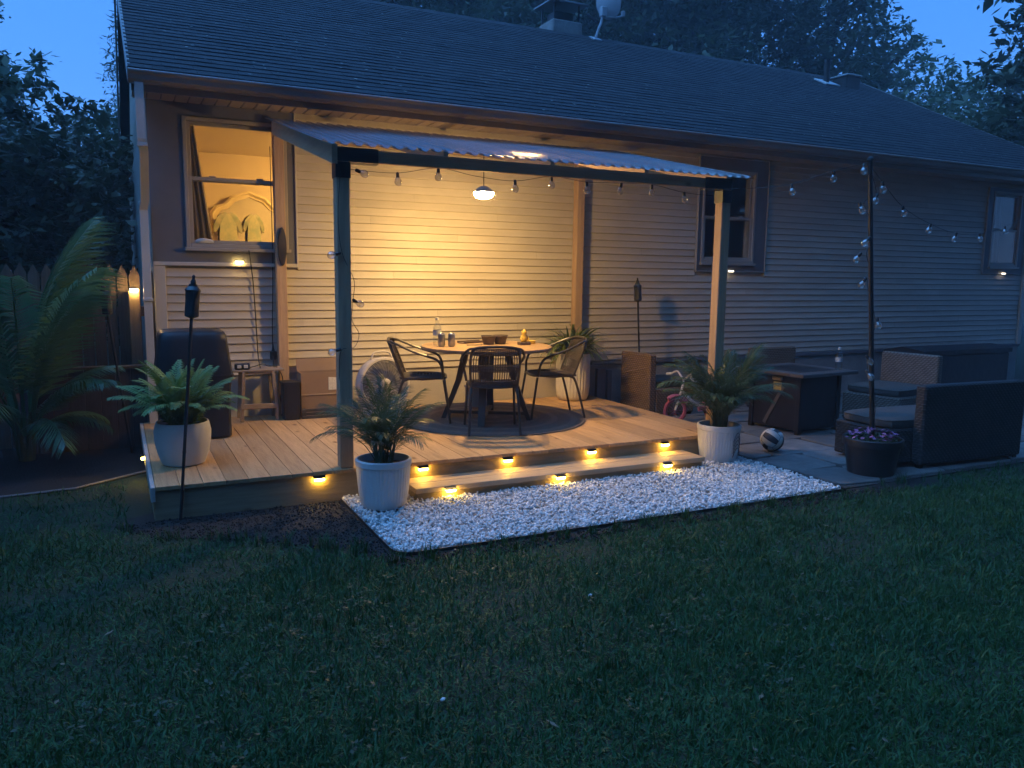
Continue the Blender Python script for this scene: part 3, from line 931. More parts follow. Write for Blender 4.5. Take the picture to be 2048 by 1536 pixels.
def label_mat():
    m = pmat('shipping_label', (.75, .72, .68), .6)
    nt = m.node_tree; N, L = nt.nodes, nt.links
    b = N['Principled BSDF']; tc = N.new('ShaderNodeTexCoord')
    br = N.new('ShaderNodeTexBrick'); br.inputs['Scale'].default_value = 60
    br.inputs['Color1'].default_value = (.75, .72, .68, 1); br.inputs['Color2'].default_value = (.2, .2, .2, 1); br.inputs['Mortar'].default_value = (.75, .72, .68, 1)
    br.inputs['Mortar Size'].default_value = .12; br.inputs['Bias'].default_value = -.25; br.inputs['Brick Width'].default_value = .5; br.inputs['Row Height'].default_value = .5
    mp = N.new('ShaderNodeMapping'); mp.inputs['Rotation'].default_value = (math.pi / 2, 0, 0)
    L.new(tc.outputs['Object'], mp.inputs[0]); L.new(mp.outputs[0], br.inputs['Vector']); L.new(br.outputs['Color'], b.inputs['Base Color'])
    return m
m = MB(); m.prism([(.055, .25), (.195, .25), (.195, .365), (.17, .365), (.155, .395), (.135, .365), (.055, .372)], -.1035, -.1005, 'y'); m.build('shipping_label', label_mat(), t)
t = tag(empty('wooden_crate', (1.70, -.36, .225)), 'low dark slatted crate in front of the cardboard box', 'crate')
for zz in (.0, .032, .064):
    m = MB(); m.box(-.21, -.03, zz, .21, -.018, zz + .027, .002); m.build('slat', darkw, t)
for s in (-.20, .17):
    m = MB(); m.box(s, -.017, 0, s + .03, .03, .09, .002); m.build('end_post', darkw, t)
t = tag(empty('storage_bin', (1.40, -.32, .225)), 'small dark bin between the side table and the cardboard box', 'bin')
m = MB(); loft(m, [rrect(.07, .08, .0, 24), rrect(.08, .09, .33, 24)]); m.build('body', cov_m, t)
m = MB(); loft(m, [rrect(.086, .096, .331, 24), rrect(.086, .096, .35, 24)]); m.build('lid', cov_m, t)

# ------------------------------------------------------------------ floor fan
fan_m = pmat('fan_plastic', (.50, .47, .46), .45, var=.05, vscale=4)
fan_d = pmat('fan_dark', (.06, .055, .055), .5)
t = tag(empty('floor_fan', (2.27, -.36, .225), .12), 'round grey floor fan with a ring grille beside the table', 'fan')
Mx = Matrix.Translation((0, 0, .285)) @ Matrix.Rotation(math.pi / 2 - .10, 4, 'X')
MB().lathe([(.215, -.085), (.248, -.075), (.262, -.05), (.262, .045), (.25, .06), (.232, .062), (.232, -.07)], 48, cap0=False, cap1=False, M=Mx).build('shroud', fan_m, t, True)
m = MB()
for rr in np.arange(.068, .232, .0125):
    m.tube([Mx @ Vector((rr * math.cos(a), rr * math.sin(a), .058 + .014 * (1 - (rr / .23) ** 2))) for a in np.linspace(0, 2 * math.pi, 49)[:-1]], .0018, 4, closed=True)
for k in range(36):
    a = 2 * math.pi * k / 36
    m.tube([Mx @ Vector((.05 * math.cos(a), .05 * math.sin(a), .071)), Mx @ Vector((.15 * math.cos(a + .1), .15 * math.sin(a + .1), .066)), Mx @ Vector((.235 * math.cos(a + .22), .235 * math.sin(a + .22), .056))], .0016, 4)
m.build('front_grille', fan_m, t)
m = MB()
m.lathe([(.01, .082), (.042, .08), (.055, .07), (.058, .06)], 24, cap1=False, M=Mx); m.build('hub_cap', fan_m, t, True)
for k in range(5):
    a0 = 2 * math.pi * k / 5; m = MB(); vs = []
    for i in range(6):
        u = i / 5; rr = .05 + .165 * u
        for s in (-1, 1):
            a = a0 + s * (.25 + .22 * u) + .3 * u
            vs.append(Mx @ Vector((rr * math.cos(a), rr * math.sin(a), .0 + s * (.028 - .01 * u))))
    m.add(vs, [(2 * i, 2 * i + 1, 2 * i + 3, 2 * i + 2) for i in range(5)]); m.build('blade', fan_d, t, True)
MB().lathe([(.225, -.07), (.22, -.066)], 40, cap0=True, cap1=True, M=Mx).build('back_grille', fan_d, t)
m = MB(); m.tube([Mx @ Vector(p) for p in smooth_path([(-.11, .235, 0), (-.08, .30, 0), (0, .315, 0), (.08, .30, 0), (.11, .235, 0)])], .010, 8); m.build('handle', fan_m, t, True)
m = MB(); m.box(-.17, -.10, .0, -.13, .10, .05, .006); m.box(.13, -.10, 0, .17, .10, .05, .006); m.box(-.17, -.02, .01, .17, .02, .03, .004); m.build('foot_frame', fan_m, t)

# ------------------------------------------------------------------ rug, table, chairs
rugm = pmat('rug_weave', (.20, .155, .12), .95, col2=(.29, .225, .175), vscale=40, bump=.5, bscale=200)
def ring_rug():
    nt = rugm.node_tree; N, L = nt.nodes, nt.links
    b = N['Principled BSDF']; src = b.inputs['Base Color'].links[0].from_socket
    tc = N.new('ShaderNodeTexCoord'); ln = N.new('ShaderNodeVectorMath'); ln.operation = 'LENGTH'; L.new(tc.outputs['Object'], ln.inputs[0])
    mu = N.new('ShaderNodeMath'); mu.operation = 'MULTIPLY'; mu.inputs[1].default_value = 34.0; L.new(ln.outputs['Value'], mu.inputs[0])
    si = N.new('ShaderNodeMath'); si.operation = 'SINE'; L.new(mu.outputs[0], si.inputs[0])
    rp = N.new('ShaderNodeValToRGB'); rp.color_ramp.elements[0].position = .35; rp.color_ramp.elements[0].color = (.72, .72, .74, 1); rp.color_ramp.elements[1].position = .7; rp.color_ramp.elements[1].color = (1, 1, 1, 1)
    L.new(si.outputs[0], rp.inputs[0])
    mx = N.new('ShaderNodeMix'); mx.data_type = 'RGBA'; mx.blend_type = 'MULTIPLY'; mx.inputs['Factor'].default_value = 1
    L.new(src, mx.inputs[6]); L.new(rp.outputs[0], mx.inputs[7]); L.new(mx.outputs[2], b.inputs['Base Color'])
ring_rug()
m = MB(); m.lathe([(.885, 0), (.892, .003), (.892, .007), (.885, .010), (.86, .0095), (.85, .0085), (.45, .0085), (.01, .0085)], 72, cap0=True, cap1=True)
o = m.build('round_rug', rugm, smooth=True, loc=(3.13, -.98, .2262)); tag(o, 'round grey-brown woven rug under the table and chairs', 'rug')

tabw = wood('table_top_wood', (.33, .21, .11), (.45, .30, .17), 'x', .42, .0, False)
tleg = pmat('table_leg', (.060, .050, .044), .5, var=.2, vscale=6)
TZ = .225 + .010
TX, TY = 3.05, -1.05
t = tag(empty('round_table', (TX, TY, TZ), .25), 'round wooden patio table with splayed dark legs on the rug', 'table')
MB().lathe([(.585, .655), (.60, .660), (.604, .672), (.600, .684), (.59, .688), (.01, .688)], 64, cap0=True).build('table_top', tabw, t, True)
MB().lathe([(.17, .628), (.17, .654)], 32).build('mounting_ring', tleg, t, True)
for k in range(4):
    a = math.pi / 4 + k * math.pi / 2
    c, s = math.cos(a), math.sin(a)
    m = MB(); vs = []
    for (rr, z, w, th) in ((.40, .0, .030, .020), (.36, .10, .030, .022), (.26, .36, .034, .026), (.20, .60, .048, .03), (.19, .654, .055, .03)):
        for (u, v) in ((-1, -1), (1, -1), (1, 1), (-1, 1)):
            vs.append((c * (rr + v * th) - s * u * w, s * (rr + v * th) + c * u * w, z))
    fs = [(0, 3, 2, 1), (16, 17, 18, 19)] + [(4 * i + q, 4 * i + (q + 1) % 4, 4 * i + 4 + (q + 1) % 4, 4 * i + 4 + q) for i in range(4) for q in range(4)]
    m.add(vs, fs).build('leg', tleg, t)
for k in range(2):
    m = MB(); m.box(-.37, -.022, .045 + .001 * k, .37, .022, .075 + .001 * k, .003, Matrix.Rotation(math.pi / 4 + k * math.pi / 2, 4, 'Z')); m.build('stretcher', tleg, t)

frame_m = pmat('chair_frame', (.045, .038, .034), .35, var=.2, vscale=10, spec=.6)
wick_m = pmat('chair_wicker', (.050, .038, .032), .55, var=.35, vscale=60)
def make_chair(label, loc, rz):
    t = tag(empty('patio_chair', loc, rz), label, 'chair', 'wicker chairs round the table')
    sw = .205
    for s in (-1, 1):
        m = MB(); m.tube(smooth_path([(s * .225, .245, 0), (s * .215, .215, .20), (s * .205, .185, .392)], 4), .0115, 8); m.build('leg', frame_m, t, True)
        m = MB(); m.tube(smooth_path([(s * .215, -.285, 0), (s * .205, -.235, .20), (s * .195, -.185, .36), (s * .19, -.14, .395), (s * .19, -.06, .400)], 4), .0115, 8); m.build('leg', frame_m, t, True)
        m = MB(); m.tube(smooth_path([(s * .165, -.300, .735), (s * .225, -.235, .715), (s * .262, -.08, .650), (s * .268, .06, .605), (s * .258, .135, .570), (s * .235, .170, .50), (s * .215, .178, .405)], 5), .0115, 8); m.build('armrest', frame_m, t, True)
    ring = [(sw * math.cos(a) * (1 / ((abs(math.cos(a)) ** 4 + abs(math.sin(a)) ** 4) ** .25)), sw * math.sin(a) * (1 / ((abs(math.cos(a)) ** 4 + abs(math.sin(a)) ** 4) ** .25)), .405 + .006 * math.cos(2 * a)) for a in np.linspace(0, 2 * math.pi, 33)[:-1]]
    m = MB(); m.tube(ring, .0125, 8, closed=True); m.build('seat_frame', frame_m, t, True)
    m = MB()                                                     # woven seat: strands over and under
    n = 26
    for i in range(n):
        u = -.19 + .38 * i / (n - 1)
        m.tube([(u, -.2, .404 + (.004 if i % 2 else -.002)), (u, 0, .392 + (.004 if i % 2 else -.002)), (u, .2, .404)], .0062, 5)
        if i % 2 == 0: m.tube([(-.2, u, .402), (0, u, .390), (.2, u, .402)], .006, 5)
    m.build('seat', wick_m, t)
    bk = smooth_path([(-.195, -.17, .400), (-.205, -.225, .55), (-.200, -.275, .68), (-.165, -.300, .735), (0, -.318, .748), (.165, -.300, .735), (.200, -.275, .68), (.205, -.225, .55), (.195, -.17, .400)], 5)
    m = MB(); m.tube(bk, .0115, 8); m.build('back_frame', frame_m, t, True)
    m = MB()
    def bp(u, v):     # u -1..1 across, v 0..1 up
        w_ = .19 + .012 * math.sin(v * math.pi)
        return (u * w_ * (1 - .10 * max(0, v - .75) * 4 * abs(u)), -.175 - .125 * v - .028 * (1 - u * u), .405 + .325 * v)
    for i in range(21):
        u = -1 + 2 * i / 20
        m.tube([bp(u, v) for v in (0, .25, .5, .75, 1.0)], .0042, 5)
    for v in (.02, .06, .10, .14, .40, .44, .48, .52, .56, .84, .88, .92, .96, 1.0):
        m.tube([bp(u, v) for u in np.linspace(-1, 1, 9)], .0058, 5)
    m.build('backrest', wick_m, t)
    return t
def face(dx, dy): return math.atan2(dy, dx) - math.pi / 2
ch0 = make_chair('dark wicker chair with its back to the lawn, at the front of the round table', (2.875, -1.56, TZ), face(.34, .94))
ch1 = copy_tree(ch0); ch1.location = (2.50, -.86, TZ); ch1.rotation_euler = (0, 0, face(.93, -.36)); ch1['label'] = 'dark wicker chair at the fan side of the round table'
ch2 = copy_tree(ch0); ch2.location = (3.70, -1.09, TZ); ch2.rotation_euler = (0, 0, face(-.98, .2)); ch2['label'] = 'dark wicker chair at the ribbed planter side of the round table'

# things on the table
ZT = TZ + .6885
clear_m = glassy('clear_plastic', (.93, .95, .96), .05, .03, .55)
watr = glassy('bottle_water', (.86, .92, .95), .05, .02, .5)
def bottle(loc, label, s=1.0, tint=clear_m):
    t = tag(empty('water_bottle', loc), label, 'bottle')
    P = [(.030, 0), (.033, .004), (.033, .03), (.031, .035), (.033, .04), (.033, .075), (.032, .08), (.033, .085), (.033, .125), (.030, .145), (.020, .170), (.013, .185), (.013, .20)]
    MB().lathe([(r * s, z * s) for r, z in P], 24).build('body', tint, t, True)
    MB().lathe([(.0145 * s, .198 * s), (.0145 * s, .216 * s), (.012 * s, .218 * s)], 16).build('cap', white_m, t, True)
    MB().lathe([(.0336 * s, .078 * s), (.0336 * s, .122 * s)], 24, cap0=False, cap1=False).build('label_band', pmat('bottle_label', (.35, .42, .5), .4, col2=(.6, .62, .62), vscale=30), t, True)
    return t
bottle((2.62, -.90, ZT), 'tall clear water bottle standing on the round table', 1.15)
can_m = pmat('can_metal', (.42, .44, .50), .3, col2=(.22, .25, .33), vscale=9, metal=.7)
for (x, y, lb) in ((2.60, -1.06, 'silver drink can next to the bottle, nearer the fan'), (2.685, -1.09, 'silver drink can on the table, farther from the bottle')):
    t = tag(empty('drink_can', (x, y, ZT)), lb, 'can', 'drink cans on the table')
    MB().lathe([(.022, 0), (.027, .004), (.033, .012), (.033, .105), (.031, .112), (.027, .118)], 24).build('body', can_m, t, True)
    MB().lathe([(.0275, .118), (.0265, .121), (.0235, .118), (.02, .117)], 24).build('lid', pmat('can_lid', (.6, .6, .6), .25, metal=.9), t, True)
bowl_m = pmat('bowl_brown', (.10, .075, .06), .6, var=.15, vscale=8)
for (x, y, lb) in ((3.10, -.98, 'brown bowl on the table nearer the cans'), (3.23, -.96, 'brown bowl on the table nearer the yellow figurine')):
    t = tag(empty('bowl', (x, y, ZT)), lb, 'bowl', 'brown bowls on the table')
    MB().lathe([(.045, 0), (.05, .006), (.066, .07), (.072, .074), (.066, .076), (.062, .07), (.046, .012), (.01, .01)], 28).build('body', bowl_m, t, True)
    MB().lathe([(.070, .076), (.075, .078), (.073, .084), (.067, .082)], 28, cap0=False, cap1=False).build('rim', bowl_m, t, True)
m = MB(); m.box(-.14, -.05, 0, .14, .05, .008, .003); m.box(-.14, -.052, .008, .14, -.046, .022, .002); m.box(-.14, .046, .008, .14, .052, .022, .002)
o = m.build('serving_tray', bowl_m, loc=(3.02, -.77, ZT), rot=(0, 0, .3)); tag(o, 'flat dark tray lying on the table behind the bowls', 'tray')
m = MB(); m.box(-.07, -.008, 0, .05, .008, .008, .002); m.box(.05, -.012, 0, .075, .012, .007, .002)
o = m.build('knife', black_m, loc=(2.93, -1.03, ZT), rot=(0, 0, -.2)); tag(o, 'dark knife lying on the table in front of the bowls', 'knife')
yel = pmat('figurine_yellow', (.62, .42, .07), .5, var=.25, vscale=14)
t = tag(empty('figurine', (3.40, -1.12, ZT)), 'small yellow figurine on a dark base near the table edge', 'figurine')
MB().box(-.055, -.035, 0, .055, .035, .028, .004).build('base', bowl_m, t)
MB().lathe([(.028, .028), (.034, .04), (.030, .07), (.022, .095), (.026, .112), (.022, .128), (.010, .138), (.003, .15)], 16).build('body', yel, t, True)
for s in (-1, 1):
    m = MB(); m.tube(smooth_path([(s * .022, 0, .085), (s * .038, -.012, .06), (s * .034, -.024, .036)], 4), .009, 8); m.build('arm', yel, t, True)
m = MB(); m.box(-.045, -.03, 0, .045, .03, .035, .006)
o = m.build('yellow_box', yel, loc=(3.50, -1.05, ZT)); tag(o, 'little yellow packet beside the figurine on the table', 'packet')
# pale bucket on the floor behind the table
t = tag(empty('bucket', (3.30, -.30, .226)), 'pale bucket on the deck floor seen under the table', 'bucket')
MB().lathe([(.11, 0), (.115, .01), (.14, .20), (.147, .205), (.147, .215), (.135, .212), (.11, .02), (.01, .015)], 32).build('body', pmat('bucket_grey', (.45, .42, .38), .5), t, True)
m = MB(); m.tube([(.146 * math.cos(a), -.02 - .03 * math.sin(a), .20 - .09 * math.sin(a)) for a in np.linspace(0, math.pi, 15)], .003, 5); m.build('bail', black_m, t)

# ------------------------------------------------------------------ patio furniture on the right
def wicker(name, c1, c2):
    m = pmat(name, c1, .7, col2=c2, vscale=14, rand=.05)
    nt = m.node_tree; N, L = nt.nodes, nt.links
    b = N['Principled BSDF']; tc = N.new('ShaderNodeTexCoord')
    ck = N.new('ShaderNodeTexWave'); ck.inputs['Scale'].default_value = 15; ck.bands_direction = 'Z'; ck.inputs['Distortion'].default_value = 1.5
    c2_ = N.new('ShaderNodeTexWave'); c2_.inputs['Scale'].default_value = 15; c2_.bands_direction = 'DIAGONAL'; c2_.inputs['Distortion'].default_value = .5
    ad = N.new('ShaderNodeMath'); ad.operation = 'MULTIPLY'
    L.new(tc.outputs['Object'], ck.inputs[0]); L.new(tc.outputs['Object'], c2_.inputs[0])
    L.new(ck.outputs['Fac'], ad.inputs[0]); L.new(c2_.outputs['Fac'], ad.inputs[1])
    bp = N.new('ShaderNodeBump'); bp.inputs['Strength'].default_value = .7; bp.inputs['Distance'].default_value = .006
    L.new(ad.outputs[0], bp.inputs['Height']); L.new(bp.outputs[0], b.inputs['Normal'])
    src = b.inputs['Base Color'].links[0].from_socket
    rp = N.new('ShaderNodeValToRGB'); rp.color_ramp.elements[0].color = (.45, .45, .45, 1); rp.color_ramp.elements[1].position = .45; rp.color_ramp.elements[1].color = (1.1, 1.1, 1.1, 1)
    L.new(ad.outputs[0], rp.inputs[0])
    mx = N.new('ShaderNodeMix'); mx.data_type = 'RGBA'; mx.blend_type = 'MULTIPLY'; mx.inputs['Factor'].default_value = 1
    L.new(src, mx.inputs[6]); L.new(rp.outputs[0], mx.inputs[7]); L.new(mx.outputs[2], b.inputs['Base Color'])
    return m
wk_tan = wicker('wicker_tan', (.20, .125, .075), (.28, .18, .11))
wk_gray = wicker('wicker_grey_brown', (.15, .115, .09), (.22, .175, .14))
wk_shaded = wicker('wicker_shaded', (.022, .019, .018), (.045, .040, .038))  # sofa wicker, darkened to imitate the shade on its back
cush = pmat('cushion_grey', (.075, .068, .062), .9, var=.12, vscale=30, bump=.4, bscale=150)
def lounge(name, loc, rz, label, w, d, zt, mat, cat='lounge chair', seat_extra=0.0, arms=False, cushm=None):
    """boxy wicker seat: local +y is where it faces"""
    t = tag(empty(name, loc, rz), label, cat)
    m = MB(); m.box(-w / 2 - seat_extra, -d / 2 + .10, .03, w / 2, d / 2, .32, .012); m.build('seat_base', mat, t)
    m = MB(); m.box(-w / 2, -d / 2, .03, w / 2, -d / 2 + .098, zt, .014); m.build('backrest', mat, t)
    if cushm is not None:
        hx, hy = (w + seat_extra) / 2 - .02, (d - .13) / 2
        m = MB(); loft(m, [rrect(hx * .97, hy * .97, .322, 40), rrect(hx, hy, .335, 40), rrect(hx * 1.01, hy * 1.01, .362, 40, wob=.002), rrect(hx, hy, .388, 40), rrect(hx * .94, hy * .94, .402, 40), rrect(hx * .7, hy * .7, .412, 40, wob=.004), rrect(hx * .3, hy * .3, .408, 40)])
        o = m.build('cushion', cushm, t, True); o.location = (-seat_extra / 2, .055, 0)
        m = MB(); m.tube([(p[0], p[1], .388) for p in rrect(hx * 1.003, hy * 1.003, 0, 40)], .005, 5, closed=True); m.build('piping', cushm, o, True)
    if arms:
        for s in (-1, 1):
            m = MB(); m.box(s * w / 2 - .04, -d / 2 + .10, .322, s * w / 2 + .04, d / 2, .54, .01); m.build('armrest', mat, t)
    for sx in (-1, 1):
        for sy in (-1, 1):
            m = MB(); m.box(sx * (w / 2 - .04) - .02, sy * (d / 2 - .04) - .02, 0, sx * (w / 2 - .04) + .02, sy * (d / 2 - .04) + .02, .03); m.build('foot', black_m, t)
    return t
lounge('wicker_chair', (5.50, -.37, .026), -math.pi / 2 + .06, 'tan wicker lounge chair with its back against the deck side', .52, .66, .70, wk_tan, cushm=cush)
lounge('wicker_chair', (7.10, -.75, .026), math.pi, 'brown wicker lounge chair behind the fire table against the wall', .70, .62, .72, wk_tan, cushm=cush)
lounge('wicker_chair', (7.62, -1.78, .026), math.pi / 2 + .15, 'grey-brown wicker lounge chair with a flat back facing the fire table', .66, .82, .73, wk_gray, cushm=cush)
lounge('wicker_sofa', (6.50, -3.17, .026), -.06, 'wicker sofa with its tall shade-darkened back toward the lawn', 1.22, .68, .69, wk_shaded, 'sofa', .26, False, cush)
# dark storage box by the wall
t = tag(empty('deck_box', (10.45, -.42, .02)), 'long black storage box against the far wall', 'storage box')
MB().box(-.92, -.30, 0, .92, .28, .56, .02).build('body', cov_m, t)
m = MB(); m.prism([(-.32, .562), (.30, .562), (.30, .60), (0, .66), (-.32, .62)], -.94, .94, 'x'); m.build('lid', cov_m, t)

# fire table
ft = tag(empty('fire_table', (6.30, -1.66, .026), .10), 'square black fire pit table with a wide top on the patio', 'table')
fmat = pmat('fire_table_black', (.012, .011, .012), .45, var=.3, vscale=10, spec=.35)
ftop = pmat('fire_table_rim', (.085, .070, .065), .45, var=.2, vscale=8)
MB().box(-.30, -.30, .03, .30, .30, .585, .01).build('body', fmat, ft)
for sx in (-1, 1):
    for sy in (-1, 1):
        m = MB(); m.box(sx * .295 - .025, sy * .295 - .025, 0, sx * .295 + .025, sy * .295 + .025, .586, .004); m.build('corner_post', fmat, ft)
for (a, b, c, d) in ((-.43, -.43, .43, -.27), (-.43, .27, .43, .43), (-.43, -.269, -.27, .269), (.27, -.269, .43, .269)):
    m = MB(); m.box(a, b, .587, c, d, .620, .004); m.build('top_panel', ftop, ft)
MB().box(-.268, -.268, .575, .268, .268, .622, .004).build('burner_lid', fmat, ft)
m = MB(); m.box(-.31, -.02, 0, -.302, .02, .46, .002, Matrix.Translation((0, .12, .06)) @ Matrix.Rotation(.5, 4, 'X')); m.build('door_brace', pmat('brace', (.10, .085, .075), .4), ft)
m = MB(); m.box(-.312, -.08, .40, -.302, .02, .50, .003); m.build('warning_label', pmat('label_yellow', (.45, .33, .08), .5, col2=(.30, .24, .10), vscale=30), ft)
m = MB(); m.box(-.330, -.09, .52, -.302, .03, .56, .006); m.build('control_panel', pmat('panel_brass', (.40, .33, .20), .4, metal=.3), ft)
bottle((6.62, -1.92, .648), 'clear water bottle standing on the fire table', 1.05, watr)

# volleyball: panels as raised patches on a ball
vb = tag(empty('volleyball', (5.235, -2.46, .130), .3), 'white and dark volleyball lying on the patio stones', 'ball')
vb.rotation_euler = (.5, .35, .6)
vw = pmat('ball_white', (.62, .60, .56), .5, var=.06); vd = pmat('ball_dark', (.03, .03, .04), .5)
def ball_patch(f, band, mat):
    m = MB(); n = 8; vs = []; fs = []
    v0, v1 = [(-.97, -.36), (-.34, .34), (.36, .97)][band]
    for i in range(n + 1):
        for j in range(n + 1):
            u = -.97 + 1.94 * i / n; v = v0 + (v1 - v0) * j / n
            p = Vector((math.tan(u * math.pi / 4), math.tan(v * math.pi / 4), 1)).normalized()
            edge = .0015 * min(1, 6 * min(i, n - i, j, n - j) / n)
            p = p * (.1025 + edge)
            q = [p, Vector((p.x, -p.y, -p.z)), Vector((p.z, p.x, p.y)), Vector((-p.z, p.x, -p.y)), Vector((p.y, p.z, p.x)), Vector((p.y, -p.z, -p.x))][f]
            vs.append(q)
    for i in range(n):
        for j in range(n): a = i * (n + 1) + j; fs.append((a, a + 1, a + n + 2, a + n + 1))
    m.add(vs, fs).build('ball_panel', mat, vb, True)
for f in range(6):
    for band in range(3): ball_patch(f, band, vd if band == 1 else vw)
m = MB(); m.lathe([(.1018 * math.sin(a), -.1018 * math.cos(a)) for a in np.linspace(.02, math.pi - .02, 20)], 32); m.build('bladder', vd, vb, True)

# small pink bicycle behind the pot
pink = pmat('bike_pink', (.48, .14, .24), .4); bwht = pmat('bike_white', (.62, .58, .58), .4); tyre = pmat('tyre_pink', (.30, .06, .10), .7)
bk = tag(empty('kids_bicycle', (5.62, -.98, .026), -.12), 'small pink and white child bicycle parked beside the deck', 'bicycle')
def wheel(x, r):
    t_ = MB(); t_.tube([(x + r * math.cos(a), 0, r + r * math.sin(a)) for a in np.linspace(0, 2 * math.pi, 33)[:-1]], .018, 8, closed=True)
    w_ = t_.build('wheel', tyre, bk, True)
    m = MB(); m.tube([(x + (r - .02) * math.cos(a), 0, r + (r - .02) * math.sin(a)) for a in np.linspace(0, 2 * math.pi, 33)[:-1]], .008, 6, closed=True)
    for k in range(10):
        a = 2 * math.pi * k / 10; m.tube([(x, 0, r), (x + (r - .02) * math.cos(a), 0, r + (r - .02) * math.sin(a))], .002, 4)
    m.build('rim', pink, w_, True)
wheel(-.30, .125); wheel(.20, .125)
m = MB(); m.tube([(-.30, 0, .13), (-.235, 0, .33), (-.215, 0, .40)], .014, 8); m.build('fork', bwht, bk, True)
m = MB(); m.tube(smooth_path([(-.23, 0, .34), (-.10, 0, .22), (.02, 0, .16), (.12, 0, .20)], 4), .017, 8); m.tube([(.02, 0, .16), (.20, 0, .13)], .012, 8); m.tube([(.07, 0, .18), (.11, 0, .33)], .013, 8); m.build('frame', bwht, bk, True)
m = MB(); m.tube(smooth_path([(-.24, -.20, .50), (-.21, -.13, .53), (-.21, 0, .46), (-.21, .13, .53), (-.24, .20, .50)], 4), .010, 8); m.tube([(-.215, 0, .40), (-.21, 0, .47)], .011, 8); m.build('handlebar', bwht, bk, True)
for s in (-1, 1):
    m = MB(); m.tube([(-.24, s * .20, .50), (-.262, s * .27, .488)], .015, 8); m.build('grip', white_m, bk, True)
m = MB(); loft(m, [rrect(.09, .05, .33, 24), rrect(.12, .07, .35, 24), rrect(.11, .065, .375, 24)]); o = m.build('saddle', bwht, bk, True); o.location = (.12, 0, 0)
m = MB(); m.tube([(-.30 + .155 * math.cos(a), 0, .13 + .155 * math.sin(a)) for a in np.linspace(.5, 2.2, 10)], .022, 6); m.build('mudguard', pink, bk, True)
m = MB(); m.tube([(.20 + .155 * math.cos(a), 0, .13 + .155 * math.sin(a)) for a in np.linspace(.9, 2.8, 10)], .022, 6); m.build('mudguard', pink, bk, True)
m = MB(); m.box(-.02, -.02, .10, .16, .02, .17, .012); m.build('chain_guard', pink, bk, True)
# dark electrical panel on the foundation behind the chair
m = MB(); m.box(4.90, -.04, .12, 5.02, .01, .52, .006); m.box(5.04, -.05, .08, 5.10, .01, .50, .006)
hp(m, 'vent_panel', slate_m)
# satellite dish on the ridge
dm = pmat('dish_grey', (.42, .43, .45), .45, var=.06)
t = tag(empty('satellite_dish', (7.30, 4.08, 5.45)), 'grey satellite dish on a bent mast at the roof ridge', 'satellite dish')
m = MB(); m.box(-.08, -.10, -.01, .08, .10, .012, .003, Matrix.Rotation(.4636, 4, 'X')); m.build('foot_plate', dm, t)
m = MB(); m.tube(smooth_path([(0, 0, 0), (.05, 0, .14), (.11, 0, .28), (.125, 0, .42)], 5), .022, 10); m.build('mast', dm, t, True)
m = MB(); m.box(.09, -.05, .36, .19, .05, .52, .012); m.build('bracket', dm, t)
Md = Matrix.Translation((.25, .02, .60)) @ Matrix.Rotation(.35, 4, 'Z') @ Matrix.Rotation(1.25, 4, 'Y')
MB().lathe([(.005, -.045), (.10, -.040), (.19, -.022), (.25, .0), (.253, .006), (.245, .006), (.18, -.014), (.08, -.034), (.005, -.037)], 32, cap0=False, cap1=False, M=Md).build('reflector', dm, t, True)
m = MB(); m.tube([(.19, 0, .36), (.38, -.02, .38), (.50, -.03, .42)], .016, 8); m.build('feed_arm', dm, t, True)
m = MB(); m.lathe([(.02, -.05), (.034, -.045), (.034, .03), (.02, .04)], 14, M=Matrix.Translation((.51, -.03, .46))); m.build('feed_horn', dm, t, True)

# ------------------------------------------------------------------ pots and potted plants
pot_w = pmat('pot_white', (.66, .66, .66), .55, var=.05, vscale=5, bump=.08, bscale=60)
pot_c = pmat('planter_cream', (.74, .71, .66), .55, var=.05, vscale=5)
palm_g = leafmat('palm_green', (.045, .090, .036), (.090, .140, .060), .4, 3)
palm_big = leafmat('palm_big_green', (.070, .175, .075), (.120, .24, .120), .28, 2, .35, .6)
fern_g = leafmat('fern_green', (.130, .230, .060), (.200, .310, .100), .5, 5)
spid_g = leafmat('spider_green', (.070, .120, .035), (.160, .210, .080), .45, 5)
stem_g = pmat('palm_stem', (.09, .11, .04), .6, var=.2, vscale=6)

